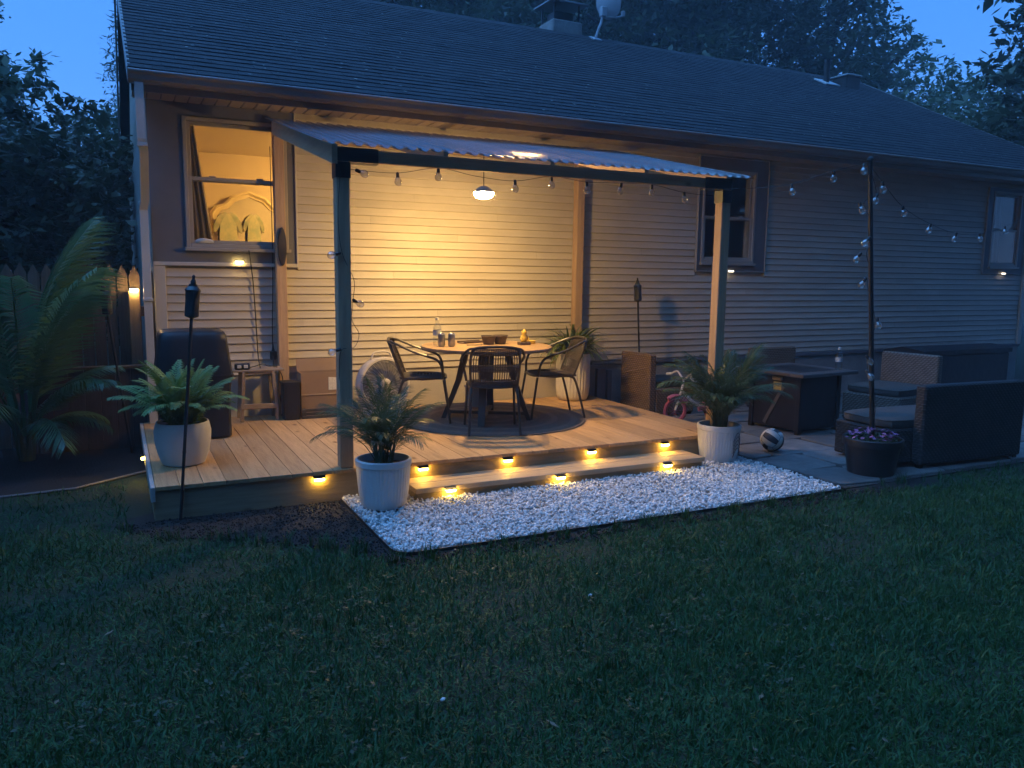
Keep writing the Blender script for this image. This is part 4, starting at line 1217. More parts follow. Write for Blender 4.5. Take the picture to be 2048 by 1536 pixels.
def frond_mesh(name, L_, n, ll, lw, a0, a1, phi=.95, droop=.5, start=.18, taper=.6, fold=.35, seed=0, rach=.006):
    """pinnate leaf growing from the origin toward +x: rachis bends from a0 to a1 (angle from vertical)"""
    rs = random.Random(seed)
    P = []; p = Vector((0, 0, 0)); S = 22
    for i in range(S + 1):
        u = i / S; a = a0 + (a1 - a0) * u ** 1.4
        P.append((p.copy(), Vector((math.sin(a), 0, math.cos(a)))))
        p = p + P[-1][1] * (L_ / S)
    m = MB(); m.tube([q[0] for q in P], [rach * (1 - .8 * i / S) for i in range(S + 1)], 5)
    for i in range(n):
        u = start + (1 - start) * (i + .5) / n
        k = min(int(u * S), S - 1); fr = u * S - k
        base = P[k][0].lerp(P[k + 1][0], fr); tg = P[k][1]
        nrm = Vector((-tg.z, 0, tg.x)) * -1
        w = math.sin(math.pi * min(1, (u - start) / (1 - start) * .86 + .14)) ** .6
        ln = ll * (w * taper + (1 - taper)) * rs.uniform(.88, 1.1)
        ph = phi * (1.1 - .55 * u) + rs.uniform(-.08, .08)
        for s in (-1, 1):
            sd = Vector((0, s, 0))
            d = (tg * math.cos(ph) + sd * math.sin(ph) + nrm * fold).normalized()
            p0 = base; p1 = base + d * ln * .5; d2 = (d - Vector((0, 0, 1)) * droop).normalized()
            p2 = p1 + d2 * ln * .5
            wv = tg.cross(d).cross(d); wv = (tg - d * tg.dot(d)).normalized() * lw * .5
            m.add([p0 - wv * .4, p0 + wv * .4, p1 + wv, p1 - wv, p2], [(0, 1, 2, 3), (3, 2, 4)])
    me = m.mesh(name, False)
    return me

def blade_mesh(name, L_, w, a0, a1, seed=0):
    m = MB(); p = Vector((0, 0, 0)); S = 7; vs = []
    for i in range(S + 1):
        u = i / S; a = a0 + (a1 - a0) * u
        ww = w * (.55 + .9 * u if u < .5 else 1.0 * (1 - u) * 2) * .5 + .0005
        vs += [p + Vector((0, -ww, 0)), p + Vector((0, ww, 0))]
        p = p + Vector((math.sin(a), 0, math.cos(a))) * (L_ / S)
    m.add(vs, [(2 * i, 2 * i + 1, 2 * i + 3, 2 * i + 2) for i in range(S)])
    return m.mesh(name)

def ribbed(nr, amp):
    return lambda r, z, a: r * (1 + amp * math.cos(nr * a))
def pot_profile(rt, rb, h, lip=.012, wall=.012):
    pr = [(rb * .86, 0), (rb * .96, .006)]
    for i in range(9):
        u = i / 8; pr.append((rb + (rt - rb) * (u ** .6), .02 + (h - .06) * u))
    return pr
def ribpot(t, rt, rb, h, mat, nr=44, amp=.009):
    m = MB()
    pr = pot_profile(rt, rb, h)
    def rf(r, z, a): return r * (1 + (amp * math.cos(nr * a) if .03 < z < h - .05 else 0))
    m.lathe(pr, nr * 6, rfun=rf, cap1=False)
    o = m.build('pot', mat, t, True)
    m = MB(); m.lathe([(rt * .998, h - .045), (rt + .006, h - .04), (rt + .006, h - .006), (rt, h), (rt - .012, h), (rt - .014, h - .006), (rt - .02, h - .10)], 64, cap0=False, cap1=False); m.build('rim', mat, o, True)
    MB().lathe([(rt - .018, h - .05), (.01, h - .045)], 32, cap0=False).build('soil', soil_m, t)

def potted_palm(loc, label, rt, rb, h, nf, Lr, seed, spread=1.0):
    t = tag(empty('potted_palm', loc), label, 'potted plant')
    ribpot(t, rt, rb, h, pot_w)
    rs = random.Random(seed)
    mes = [frond_mesh('frond', 1.0, 24, .27, .012, .04 + .05 * q, (.65 + .32 * q) * spread, phi=.75, droop=.55, start=.28, fold=.12, seed=seed * 10 + q, rach=.007) for q in range(5)]
    for q in mes: q.materials.append(palm_g)
    for i in range(nf):
        az = 2 * math.pi * i / nf * 2.4 + rs.uniform(-.3, .3)
        o = link('frond', mes[i % 5], None, t, (rs.uniform(-.05, .05), rs.uniform(-.05, .05), h - .05), (rs.uniform(-.12, .12), rs.uniform(-.08, .22), az))
        s = rs.uniform(*Lr); o.scale = (s, s, s)
    m = MB()
    for i in range(9):
        a = rs.uniform(0, 6.28); r_ = rs.uniform(.01, .06)
        m.tube([(r_ * math.cos(a), r_ * math.sin(a), h - .06), (r_ * 1.6 * math.cos(a), r_ * 1.6 * math.sin(a), h + rs.uniform(.10, .22))], [.009, .005], 6)
    m.build('stems', stem_g, t, True)
    return t
potted_palm((1.545, -2.715, .028), 'feathery palm in a white ribbed pot on the gravel by the front post', .180, .150, .325, 46, (.36, .62), 3)
pR = potted_palm((4.555, -2.53, .028), 'feathery palm in a white ribbed pot at the patio end of the step', .178, .150, .31, 64, (.46, .80), 5)
# dark leaf print on the front of the second pot
lm = pmat('leaf_print', (.035, .045, .06), .7); m = MB()
for k in range(5):
    for s in (-1, 1):
        pts = []
        for u in np.linspace(0, 1, 6):
            a = -1.57 - .02 + s * (.30 * u) + .35; z = .255 - k * .032 - .075 * u * u; r_ = .182 - .06 * max(0, (.3 - z)) * .3
            pts.append((r_ * math.cos(a), r_ * math.sin(a), z))
        m.tube(pts, .0028, 4)
m.build('leaf_print', lm, pR)

# Boston fern in a round white pot on the deck corner
t = tag(empty('potted_fern', (.375, -1.80, .226)), 'bushy fern in a smooth white pot on the deck corner', 'potted plant')
pr = [(.125, 0), (.142, .008), (.168, .08), (.185, .17), (.188, .235), (.178, .285), (.172, .300), (.164, .300), (.168, .28), (.172, .22)]
MB().lathe(pr, 56, cap1=False).build('pot', pot_w, t, True)
MB().lathe([(.170, .262), (.01, .268)], 24, cap0=False).build('soil', soil_m, t)
mes = [frond_mesh('frond', 1.0, 26, .17, .026, .03 + .10 * q, .80 + .40 * q, phi=1.15, droop=.35, start=.08, taper=.8, fold=.10, seed=70 + q, rach=.008) for q in range(4)]
for q in mes: q.materials.append(fern_g)
rs = random.Random(2)
for i in range(95):
    o = link('frond', mes[i % 4], None, t, (rs.uniform(-.08, .08), rs.uniform(-.08, .08), .26), (rs.uniform(-.25, .25), rs.uniform(-.12, .30), i * 2.4 + rs.uniform(-.3, .3)))
    s = rs.uniform(.32, .54); o.scale = (s, s, s)

# tall ribbed planter with a spider plant
t = tag(empty('tall_planter', (4.44, -.27, .226)), 'arching spider plant in a tall ribbed cream planter by the back post', 'potted plant')
m = MB()
pr = [(.135, 0), (.155, .012), (.172, .05), (.182, .14), (.184, .44), (.180, .49)]
m.lathe(pr, 30 * 8, rfun=lambda r, z, a: r * (1 + (.035 * abs(math.cos(15 * a)) - .015 if .02 < z < .46 else .008)), cap1=False); o = m.build('pot', pot_c, t, True)
MB().lathe([(.186, .488), (.19, .495), (.19, .512), (.175, .512), (.172, .45)], 48, cap0=False, cap1=False).build('rim', pot_c, o, True)
MB().lathe([(.175, .48), (.01, .485)], 24, cap0=False).build('soil', soil_m, t)
bl = [blade_mesh('leaf', 1.0, .062, .15 + .12 * q, 1.7 + .35 * q) for q in range(5)]
for q in bl: q.materials.append(spid_g)
for i in range(230):
    o = link('leaf', bl[i % 5], None, t, (rs.uniform(-.10, .10), rs.uniform(-.10, .10), .48), (rs.uniform(-.3, .3), rs.uniform(-.30, .40), i * 2.399))
    s = rs.uniform(.30, .56); o.scale = (s, s, s)

# big palm in the bed on the left
t = tag(empty('garden_palm', (-.72, -.22, 0)), 'large leafy palm growing in the dark bed beside the house', 'palm')
mes = [frond_mesh('frond', 1.0, 46, .27, .0125, .04 + .05 * q, .75 + .30 * q, phi=.95, droop=.40, start=.22, fold=.3, seed=90 + q, rach=.010) for q in range(4)]
for q in mes: q.materials.append(palm_big)
spec_f = [(-.45, .0, 1.70, 0), (.10, -.06, 1.72, 0), (.55, -.02, 1.55, 0), (-.9, .12, 1.6, 1), (-1.5, .1, 1.5, 1), (2.3, .1, 1.6, 2), (3.1, .05, 1.7, 1), (-2.3, .15, 1.45, 3), (.0, .25, .85, 2), (-.35, .35, .80, 2), (-.8, .4, .95, 2),
          (1.2, .2, 1.2, 1), (-1.8, .5, 1.0, 3), (3.9, .3, 1.4, 2), (.3, .7, .60, 3), (-.2, .75, .62, 3), (-1.2, .75, .9, 3), (-.6, .12, 1.25, 0), (4.4, .2, 1.5, 0), (-2.8, .35, 1.2, 2), (-.1, .1, 1.3, 0), (.8, .1, 1.1, 0)]
for i, (az, tilt, s, q) in enumerate(spec_f):
    s *= 1.06; o = link('frond', mes[q], None, t, (.05 * math.cos(az), .05 * math.sin(az), .22), (0, tilt, az)); o.scale = (s, s, s)
m = MB()
for i in range(6):
    a = i * 1.05; m.tube(smooth_path([(.03 * math.cos(a), .03 * math.sin(a), 0), (.05 * math.cos(a), .05 * math.sin(a), .15), (.10 * math.cos(a), .10 * math.sin(a), .42)], 3), [.03] * 3 + [.022] * 3 + [.012], 8)
m.build('stems', stem_g, t, True)

# flower pot with the light pole
blk_pot = pmat('pot_black', (.018, .017, .019), .45, var=.25, vscale=6)
t = tag(empty('flower_pot', (5.405, -3.38, .02)), 'dark round pot of small pink flowers round the light pole', 'potted plant')
MB().lathe([(.165, 0), (.175, .008), (.205, .20), (.212, .235), (.228, .238), (.230, .29), (.222, .296), (.212, .29), (.205, .25)], 48, cap1=False).build('pot', blk_pot, t, True)
MB().lathe([(.210, .262), (.01, .268)], 24, cap0=False).build('soil', soil_m, t)
pet = pmat('petal_pink', (.26, .07, .22), .6, col2=(.42, .18, .34), vscale=30, rand=.3)
fm = MB()
for k in range(5):
    a = 2 * math.pi * k / 5
    c, s = math.cos(a), math.sin(a)
    fm.add([(0, 0, 0), (.011 * c - .007 * s, .011 * s + .007 * c, .004), (.019 * c, .019 * s, .002), (.011 * c + .007 * s, .011 * s - .007 * c, .004)], [(0, 1, 2, 3)])
fme = fm.mesh('flower'); fme.materials.append(pet)
for i in range(70):
    r_ = .205 * math.sqrt(rs.random()); a = rs.uniform(0, 6.28)
    link('flower', fme, None, t, (r_ * math.cos(a), r_ * math.sin(a), .30 + .05 * (1 - r_ / .21) + rs.uniform(-.015, .03)), (rs.uniform(-.7, .7), rs.uniform(-.7, .7), a))
V = []; Fc = []
for i in range(420):
    r_ = .215 * math.sqrt(rs.random()); a = rs.uniform(0, 6.28); p = Vector((r_ * math.cos(a), r_ * math.sin(a), .275 + .05 * (1 - r_ / .21) * rs.random()))
    d = Vector((rs.uniform(-1, 1), rs.uniform(-1, 1), rs.uniform(.1, .9))).normalized() * rs.uniform(.018, .034); sd = d.cross(Vector((0, 0, 1))).normalized() * .008
    b_ = len(V); V += [p, p + d * .5 + sd, p + d, p + d * .5 - sd]; Fc.append((b_, b_ + 1, b_ + 2, b_ + 3))
m = MB(); m.add(V, Fc); m.build('foliage', leafmat('flower_leaf', (.03, .06, .025), (.06, .09, .035)), t)
pl = tag(empty('light_pole', (5.425, -3.36, .25)), 'tall black pole carrying the string lights above the flower pot', 'pole')
d_ = Vector((5.175, -3.36, 2.46)) - Vector((5.425, -3.36, .25))
MB().tube([(0, 0, 0), d_ * .5, d_], [.021, .019, .017], 12).build('pole', black_m, pl, True)
MB().lathe([(.018, 0), (.024, .004), (.022, .02), (.006, .03)], 12, c=tuple(d_)).build('pole_cap', black_m, pl, True)

# ------------------------------------------------------------------ string lights
bulb_m = glassy('bulb_glass', (.95, .95, .95), .10, .05, .95, ((.8, .8, .8), .07))
sock_m = pmat('bulb_socket', (.02, .02, .02), .5)
bm1 = MB(); bm1.lathe([(.008, -.022), (.013, -.028), (.020, -.042), (.0215, -.052), (.0185, -.064), (.010, -.072), (.002, -.0745)], 16, cap0=False); bulb_me = bm1.mesh('bulb', True); bulb_me.materials.append(bulb_m)
bm2 = MB(); bm2.lathe([(.006, .004), (.0095, 0), (.0105, -.02), (.0085, -.027)], 10); sock_me = bm2.mesh('socket', True); sock_me.materials.append(sock_m)
fil = pmat('bulb_filament', (.45, .38, .28), .4, metal=.6)
bm3 = MB(); bm3.tube([(-.003, 0, -.025), (-.005, 0, -.05), (0, 0, -.058), (.005, 0, -.05), (.003, 0, -.025)], .0012, 4); fil_me = bm3.mesh('filament'); fil_me.materials.append(fil)
def pix(px, py, y):
    """world point on the plane y that the wire passes"""
    d = _f + _r * ((px - 1024) / 1600.0) - _u * ((py - 768) / 1600.0)
    k = (y + 7.757) / d.y
    return Vector((0, -7.757, 1.565)) + d * k
def string(label, wire, bulbs, parent_loc):
    t = tag(empty('string_light', parent_loc), label, 'string light')
    o0 = Vector(parent_loc)
    m = MB(); m.tube([p - o0 for p in smooth_path(wire, 5)], .0022, 5); m.build('wire', sock_m, t)
    for (p, tilt) in bulbs:
        b = link('bulb', bulb_me, None, t, p - o0, (tilt[0], tilt[1], 0)); b.scale = (1.2, 1.2, 1.2)
        link('socket', sock_me, None, b); link('filament', fil_me, None, b)
def dropb(pts, r=.25): return [(p, (random.uniform(-r, r), random.uniform(-r, r))) for p in pts]
yb = -2.33
wp = [pix(700, 338, -2.40), pix(712, 340, -2.41), pix(795, 346, yb), pix(877, 336, yb), pix(950, 352, yb), pix(1030, 362, yb), pix(1103, 353, yb), pix(1173, 364, yb), pix(1243, 366, yb), pix(1304, 369, yb), pix(1368, 385, yb), pix(1428, 392, -2.40)]
bs = [pix(795, 346, yb), pix(877, 337, yb), pix(1030, 361, yb), pix(1103, 354, yb), pix(1173, 365, yb), pix(1243, 367, yb), pix(1304, 370, yb), pix(1368, 385, yb)]
string('string of clear globe bulbs hanging along the front beam of the cover', wp, dropb(bs, .12) + [(pix(712, 340, -2.41), (0, -1.2))], (3.0, -2.35, 2.28))
wp = [pix(1448, 378, -2.42), pix(1510, 376, -2.6), pix(1583, 368, -2.85), pix(1668, 342, -3.1), pix(1737, 326, -3.36)]
string('string of clear globe bulbs from the cover post to the black pole', wp, dropb([pix(1583, 369, -2.85), pix(1668, 342, -3.1), pix(1728, 328, -3.34)], .3), (5.0, -2.9, 2.3))
wp = [pix(1739, 328, -3.38), pix(1765, 364, -3.3), pix(1806, 414, -3.15), pix(1861, 448, -2.95), pix(1913, 467, -2.75), pix(1959, 468, -2.55), pix(2010, 453, -2.3), pix(2075, 420, -2.0)]
string('string of clear globe bulbs sagging from the pole toward the far window', wp, dropb([pix(1765, 364, -3.3), pix(1806, 413, -3.15), pix(1861, 448, -2.95), pix(1913, 466, -2.75), pix(1959, 467, -2.55), pix(2010, 453, -2.3)], .3), (6.5, -2.8, 2.0))
wp = [pix(1742, 340, -3.39), pix(1752, 388, -3.34), pix(1728, 405, -3.39), pix(1740, 440, -3.40), pix(1744, 478, -3.34), pix(1733, 510, -3.39), pix(1746, 550, -3.34), pix(1734, 565, -3.39), pix(1750, 640, -3.34), pix(1738, 712, -3.39), pix(1736, 745, -3.38), pix(1752, 800, -3.36), pix(1746, 850, -3.36)]
bs = [pix(1755, 388, -3.34), pix(1719, 406, -3.39), pix(1741, 474, -3.40), pix(1722, 506, -3.39), pix(1732, 556, -3.38), pix(1754, 637, -3.34), pix(1733, 711, -3.39), pix(1733, 741, -3.39)]
string('string of clear globe bulbs wound down the black pole', wp, dropb(bs, .6), (5.3, -3.37, 1.3))
wp = [pix(681, 340, -2.42), pix(676, 430, -2.44), pix(684, 505, -2.41), pix(708, 560, -2.38), pix(706, 600, -2.36), pix(704, 640, -2.37), pix(718, 668, -2.32), pix(708, 695, -2.36), pix(682, 702, -2.42), pix(678, 760, -2.42)]
string('string of clear globe bulbs wound round the front deck post', wp, [(pix(681, 506, -2.425), (.3, 1.3)), (pix(706, 600, -2.35), (.2, -1.1)), (pix(681, 698, -2.425), (.2, 1.2))], (1.38, -2.42, 1.3))

# ------------------------------------------------------------------ gravel bed
def stone_template(seed):
    t_ = (1 + 5 ** .5) / 2
    v = np.array([(-1, t_, 0), (1, t_, 0), (-1, -t_, 0), (1, -t_, 0), (0, -1, t_), (0, 1, t_), (0, -1, -t_), (0, 1, -t_), (t_, 0, -1), (t_, 0, 1), (-t_, 0, -1), (-t_, 0, 1)], float)
    v /= np.linalg.norm(v, axis=1)[:, None]
    return v
ICO_F = np.array([(0, 11, 5), (0, 5, 1), (0, 1, 7), (0, 7, 10), (0, 10, 11), (1, 5, 9), (5, 11, 4), (11, 10, 2), (10, 7, 6), (7, 1, 8), (3, 9, 4), (3, 4, 2), (3, 2, 6), (3, 6, 8), (3, 8, 9), (4, 9, 5), (2, 4, 11), (6, 2, 10), (8, 6, 7), (9, 8, 1)])
def rand_rot(n, rng):
    q = rng.normal(size=(n, 4)); q /= np.linalg.norm(q, axis=1)[:, None]
    w, x, y, z = q.T
    return np.stack([np.stack([1 - 2 * (y * y + z * z), 2 * (x * y - z * w), 2 * (x * z + y * w)], -1), np.stack([2 * (x * y + z * w), 1 - 2 * (x * x + z * z), 2 * (y * z - x * w)], -1), np.stack([2 * (x * z - y * w), 2 * (y * z + x * w), 1 - 2 * (x * x + y * y)], -1)], 1)
gm = pmat('white_gravel', (.52, .52, .52), .7, col2=(.92, .91, .89), vscale=45, detail=1)
gr = np.random.default_rng(5)
n = 20000
px_ = gr.uniform(1.34, 4.80, n); py_ = gr.uniform(-3.64, -2.41, n)
keep = ~((px_ > 1.775) & (px_ < 4.27) & (py_ > -2.69))
keep &= ~((px_ < 1.45) & (py_ < -3.65 + .12 - np.sqrt(np.maximum(0, .12 ** 2 - (1.45 - px_) ** 2))))
keep &= np.hypot(px_ - 1.545, py_ + 2.715) > .14
keep &= np.hypot(px_ - 4.555, py_ + 2.53) > .14
px_, py_ = px_[keep], py_[keep]; n = len(px_)
T = stone_template(0)
sz = gr.uniform(.006, .0145, n); sz[gr.random(n) < .06] *= 1.35
asp = np.stack([np.ones(n), gr.uniform(.6, .95, n), gr.uniform(.4, .75, n)], -1)
vv = T[None] * (1 + gr.uniform(-.22, .22, (n, 12, 1))) * asp[:, None] * sz[:, None, None]
vv = np.einsum('nij,nkj->nki', rand_rot(n, gr), vv)
vv += np.stack([px_, py_, .014 + gr.uniform(0, .022, n)], -1)[:, None]
fc = (ICO_F[None] + (np.arange(n) * 12)[:, None, None]).reshape(-1, 3)
o = link('gravel', fastmesh('gravel', vv.reshape(-1, 3), fc, gm)); o['kind'] = 'stuff'; o['label'] = 'white marble gravel filling the bed in front of the step'; o['category'] = 'gravel'
m = MB(); m.prism([(1.33, -2.41), (1.33, -3.54), (1.345, -3.60), (1.39, -3.64), (1.45, -3.65), (4.81, -3.65), (4.81, -2.41)], .004, .012, 'z'); struct(m.build('gravel_base', pmat('gravel_base', (.25, .25, .25), .9, var=.3, vscale=60)))
edge_m = pmat('edging_black', (.012, .012, .013), .5)
ep = [(1.325, -2.43), (1.325, -3.54)] + [(1.325 + .12 - .12 * math.cos(a), -3.54 - .12 * math.sin(a)) for a in np.linspace(.15, 1.5708, 6)] + [(4.815, -3.66), (4.815, -2.43)]
m = MB(); vs = []; fs = []
for (x, y) in ep: vs += [(x, y, .0), (x, y, .024), (x + .004, y + .004, .024), (x + .004, y + .004, .0)]
for i in range(len(ep) - 1):
    for k in range(3): fs.append((4 * i + k, 4 * i + k + 1, 4 * i + 5 + k, 4 * i + 4 + k))
m.add(vs, fs); tag(m.build('gravel_edging', edge_m), 'black plastic edging round the white gravel bed', 'edging')
# crumbs of earth on the bare strip
n = 5200
cx_ = gr.uniform(-.1, 1.32, n); cy_ = gr.uniform(-3.75, -2.4, n)
lim = np.interp(cx_, [-.12, .15, .62, 1.15, 1.28], [-2.36, -2.75, -3.0, -3.42, -3.76])
ok = cy_ > lim - .05; ok &= (cx_ > .16) | (cy_ < -2.43); ok &= cy_ < -2.41
cx_, cy_ = cx_[ok], cy_[ok]; k_ = int(len(cx_))
ex_ = gr.uniform(1.3, 5.2, 1500); ey_ = gr.uniform(-3.84, -3.67, 1500)
cx_ = np.concatenate([cx_, ex_]); cy_ = np.concatenate([cy_, ey_]); n = len(cx_)
sz = gr.gamma(2.0, .0014, n) + .0015
vv = T[None] * (1 + gr.uniform(-.25, .25, (n, 12, 1))) * sz[:, None, None]
vv = np.einsum('nij,nkj->nki', rand_rot(n, gr), vv) + np.stack([cx_, cy_, .006 + sz * .3], -1)[:, None]
o = link('soil_crumbs', fastmesh('soil_crumbs', vv.reshape(-1, 3), (ICO_F[None] + (np.arange(n) * 12)[:, None, None]).reshape(-1, 3), pmat('soil_crumb', (.010, .010, .010), .95, col2=(.026, .023, .020), vscale=25))); o['kind'] = 'stuff'; o['label'] = 'crumbly dark earth between the deck, gravel and lawn'; o['category'] = 'soil'
# a few stray chips on the lawn
CHIP = ('white stone chip in the lawn below the middle of the gravel', 'white stone chip in the lawn toward the left', 'white stone chip in the lawn toward the right', 'white stone chip in the lawn nearest the viewer')
for i, (x, y) in enumerate(((2.0, -4.6), (1.0, -5.2))):
    v = T * (1 + gr.uniform(-.2, .2, (12, 1))) * np.array((1, .8, .6)) * .012
    me = fastmesh('stone_chip', v, ICO_F, gm)
    tag(link('stone_chip', me, None, None, (x, y, .03)), CHIP[i], 'stone', 'stray stone chips')

# ------------------------------------------------------------------ lawn blades
gr = np.random.default_rng(9)
def inside_lawn(x, y):
    front = np.interp(x, [-3, -.12, .15, .62, 1.15, 1.3, 2.6, 4.9, 5.6, 5.9, 12], [-1.45, -2.4, -2.72, -2.98, -3.42, -3.68, -3.69, -3.69, -3.84, -3.62, -3.6])
    left = (x < .0) & (y < np.interp(x, [-3, -.78, -.33, 0], [-1.5, -1.46, -1.42, -1.25]))
    return (y < front) | left
BARE = ((-.05, -3.55, .35), (.35, -3.45, .3), (1.55, -4.35, .35), (3.0, -5.9, .3), (.35, -6.2, .25), (3.9, -4.5, .3), (2.3, -4.05, .35))
def patch(x, y):
    thin = sum(np.exp(-((x - a) ** 2 + ((y - b) * 1.6) ** 2) / (r * r)) for a, b, r in BARE)
    return -.55 * np.clip(thin, 0, 1) + .5 + .25 * (np.sin(1.7 * x + 2.1 * y + 1) + np.sin(2.9 * x - 1.3 * y)) * .7 + .12 * np.sin(7 * x + 3 * y) + .12 * np.sin(5 * y - 6 * x)
cand = []
for (x0, x1, y0, y1, dens) in ((-2.2, 4.6, -6.9, -5.2, 15000), (-2.6, 7.4, -5.2, -3.55, 9500), (4.6, 7.4, -6.9, -5.2, 2000), (-2.6, 1.4, -3.55, -1.2, 6000), (5.0, 13.5, -5.0, -3.55, 2500)):
    k = int((x1 - x0) * (y1 - y0) * dens)
    cand.append(np.stack([gr.uniform(x0, x1, k), gr.uniform(y0, y1, k)], -1))
P2 = np.concatenate(cand)
P2 = P2[inside_lawn(P2[:, 0], P2[:, 1])]
pt = patch(P2[:, 0], P2[:, 1])
edge = np.clip((np.interp(P2[:, 0], [-3, -.12, .15, .62, 1.15, 1.3, 2.6, 4.9, 5.6, 12], [-1.45, -2.4, -2.72, -2.98, -3.42, -3.68, -3.69, -3.69, -3.84, -3.6]) - P2[:, 1]) / .4, 0, 1)
P2 = P2[gr.random(len(P2)) < np.clip(.55 + pt * .8, .30, 1) * (.25 + .75 * edge)]
n = len(P2)
pt = patch(P2[:, 0], P2[:, 1])
hgt = gr.gamma(5, .0066, n) * np.clip(.65 + .6 * pt, .45, 2) + .014
wid = gr.uniform(.0016, .0042, n)
az = gr.uniform(0, 2 * np.pi, n); lean = np.abs(gr.normal(.8, .45, n)); laz = gr.uniform(0, 2 * np.pi, n)
dx, dy = np.cos(laz), np.sin(laz)
side = np.stack([np.cos(az), np.sin(az), np.zeros(n)], -1) * wid[:, None]
base = np.stack([P2[:, 0], P2[:, 1], np.zeros(n)], -1)
def at(u):
    a = lean * (.5 + u)
    hor = hgt * u * np.sin(np.minimum(a, 1.5)); ver = hgt * u * np.cos(np.minimum(a, 1.45))
    return base + np.stack([dx * hor, dy * hor, ver], -1)
p1, p2 = at(.55), at(1.0)
vv = np.stack([base - side, base + side, p1 + side * .8, p1 - side * .8, p2], 1)
ix = (np.arange(n) * 5)[:, None]
tri = np.concatenate([ix + np.array([0, 1, 2]), ix + np.array([0, 2, 3]), ix + np.array([3, 2, 4])])
grass_m = leafmat('grass_blades', (.011, .068, .020), (.050, .130, .041), .55, 5.0, .2, .25)
o = link('lawn_grass', fastmesh('lawn_grass', vv.reshape(-1, 3), tri, grass_m)); o['kind'] = 'stuff'; o['label'] = 'patchy dark lawn grass in front of the deck'; o['category'] = 'grass'
# taller uncut tufts along the deck, the edging and the patio
gr = np.random.default_rng(14); TF = []
for i in range(150):
    u = gr.random()
    if u < .35: c = (gr.uniform(1.2, 4.9), -3.70 - abs(gr.normal(0, .05)))
    elif u < .6: c = (gr.uniform(5.0, 12.0), -3.66 - abs(gr.normal(0, .04)))
    elif u < .8: c = (gr.uniform(-.1, 1.2), 0); c = (c[0], np.interp(c[0], [-.12, .15, .62, 1.15], [-2.4, -2.75, -3.0, -3.42]) - abs(gr.normal(0, .05)))
    else: c = (gr.uniform(-1.8, 6), gr.uniform(-6.6, -3.9))
    for j in range(gr.integers(8, 22)):
        a_ = gr.uniform(0, 6.28); r_ = abs(gr.normal(0, .018)); h_ = gr.uniform(.04, .11); ln = gr.uniform(.15, .7)
        b0 = np.array((c[0] + r_ * math.cos(a_), c[1] + r_ * math.sin(a_), 0)); dr = np.array((math.cos(a_), math.sin(a_), 0)); sd = np.array((-math.sin(a_), math.cos(a_), 0)) * gr.uniform(.0015, .003)
        m1 = b0 + dr * h_ * .2 * ln + np.array((0, 0, h_ * .6)); tp = b0 + dr * h_ * ln + np.array((0, 0, h_ * .92))
        TF.append(np.stack([b0 - sd, b0 + sd, m1 + sd * .8, m1 - sd * .8, tp]))
TF = np.array(TF); ix = (np.arange(len(TF)) * 5)[:, None]
o = link('grass_tufts', fastmesh('grass_tufts', TF.reshape(-1, 3), np.concatenate([ix + np.array([0, 1, 2]), ix + np.array([0, 2, 3]), ix + np.array([3, 2, 4])]), grass_m)); o['kind'] = 'stuff'; o['label'] = 'taller uncut grass tufts along the lawn edges'; o['category'] = 'grass'
# clover and weeds in tufts
gr = np.random.default_rng(21); V = []; Fq = []
nt_ = 900
wx = gr.uniform(-2.0, 6.5, nt_); wy = gr.uniform(-6.8, -3.9, nt_)
for i in range(nt_):
    if patch(wx[i], wy[i]) < .35: continue
    for j in range(gr.integers(4, 9)):
        a = gr.uniform(0, 6.28); r_ = abs(gr.normal(0, .03)); c = np.array((wx[i] + r_ * math.cos(a), wy[i] + r_ * math.sin(a), gr.uniform(.015, .045)))
        s = gr.uniform(.006, .013); t1 = np.array((math.cos(a), math.sin(a), gr.uniform(-.3, .5))) * s; t2 = np.array((-math.sin(a), math.cos(a), gr.uniform(-.2, .2))) * s * .7
        b_ = len(V); V += [c - t1, c - t2, c + t1, c + t2]; Fq.append((b_, b_ + 1, b_ + 2, b_ + 3))
o = link('clover', fastmesh('clover', np.array(V), np.array(Fq), leafmat('clover_leaf', (.04, .075, .035), (.075, .11, .06)))); o['kind'] = 'stuff'; o['label'] = 'clover and weeds scattered through the lawn'; o['category'] = 'weeds'
# dry straw bits and fallen leaves
V = []; Fq = []
for i in range(420):
    c = np.array((gr.uniform(-2, 6.5), gr.uniform(-6.8, -3.7), gr.uniform(.012, .04))); a = gr.uniform(0, 6.28); L_ = gr.uniform(.02, .06)
    t1 = np.array((math.cos(a), math.sin(a), gr.uniform(-.2, .3))) * L_ * .5; t2 = np.array((-math.sin(a), math.cos(a), 0)) * (.0012 if gr.random() < .85 else .008)
    b_ = len(V); V += [c - t1, c - t2, c + t1, c + t2]; Fq.append((b_, b_ + 1, b_ + 2, b_ + 3))
o = link('straw_litter', fastmesh('straw_litter', np.array(V), np.array(Fq), pmat('straw', (.10, .09, .055), .8, col2=(.19, .17, .12), vscale=2))); o['kind'] = 'stuff'; o['label'] = 'dry straw and leaf bits lying in the lawn'; o['category'] = 'litter'

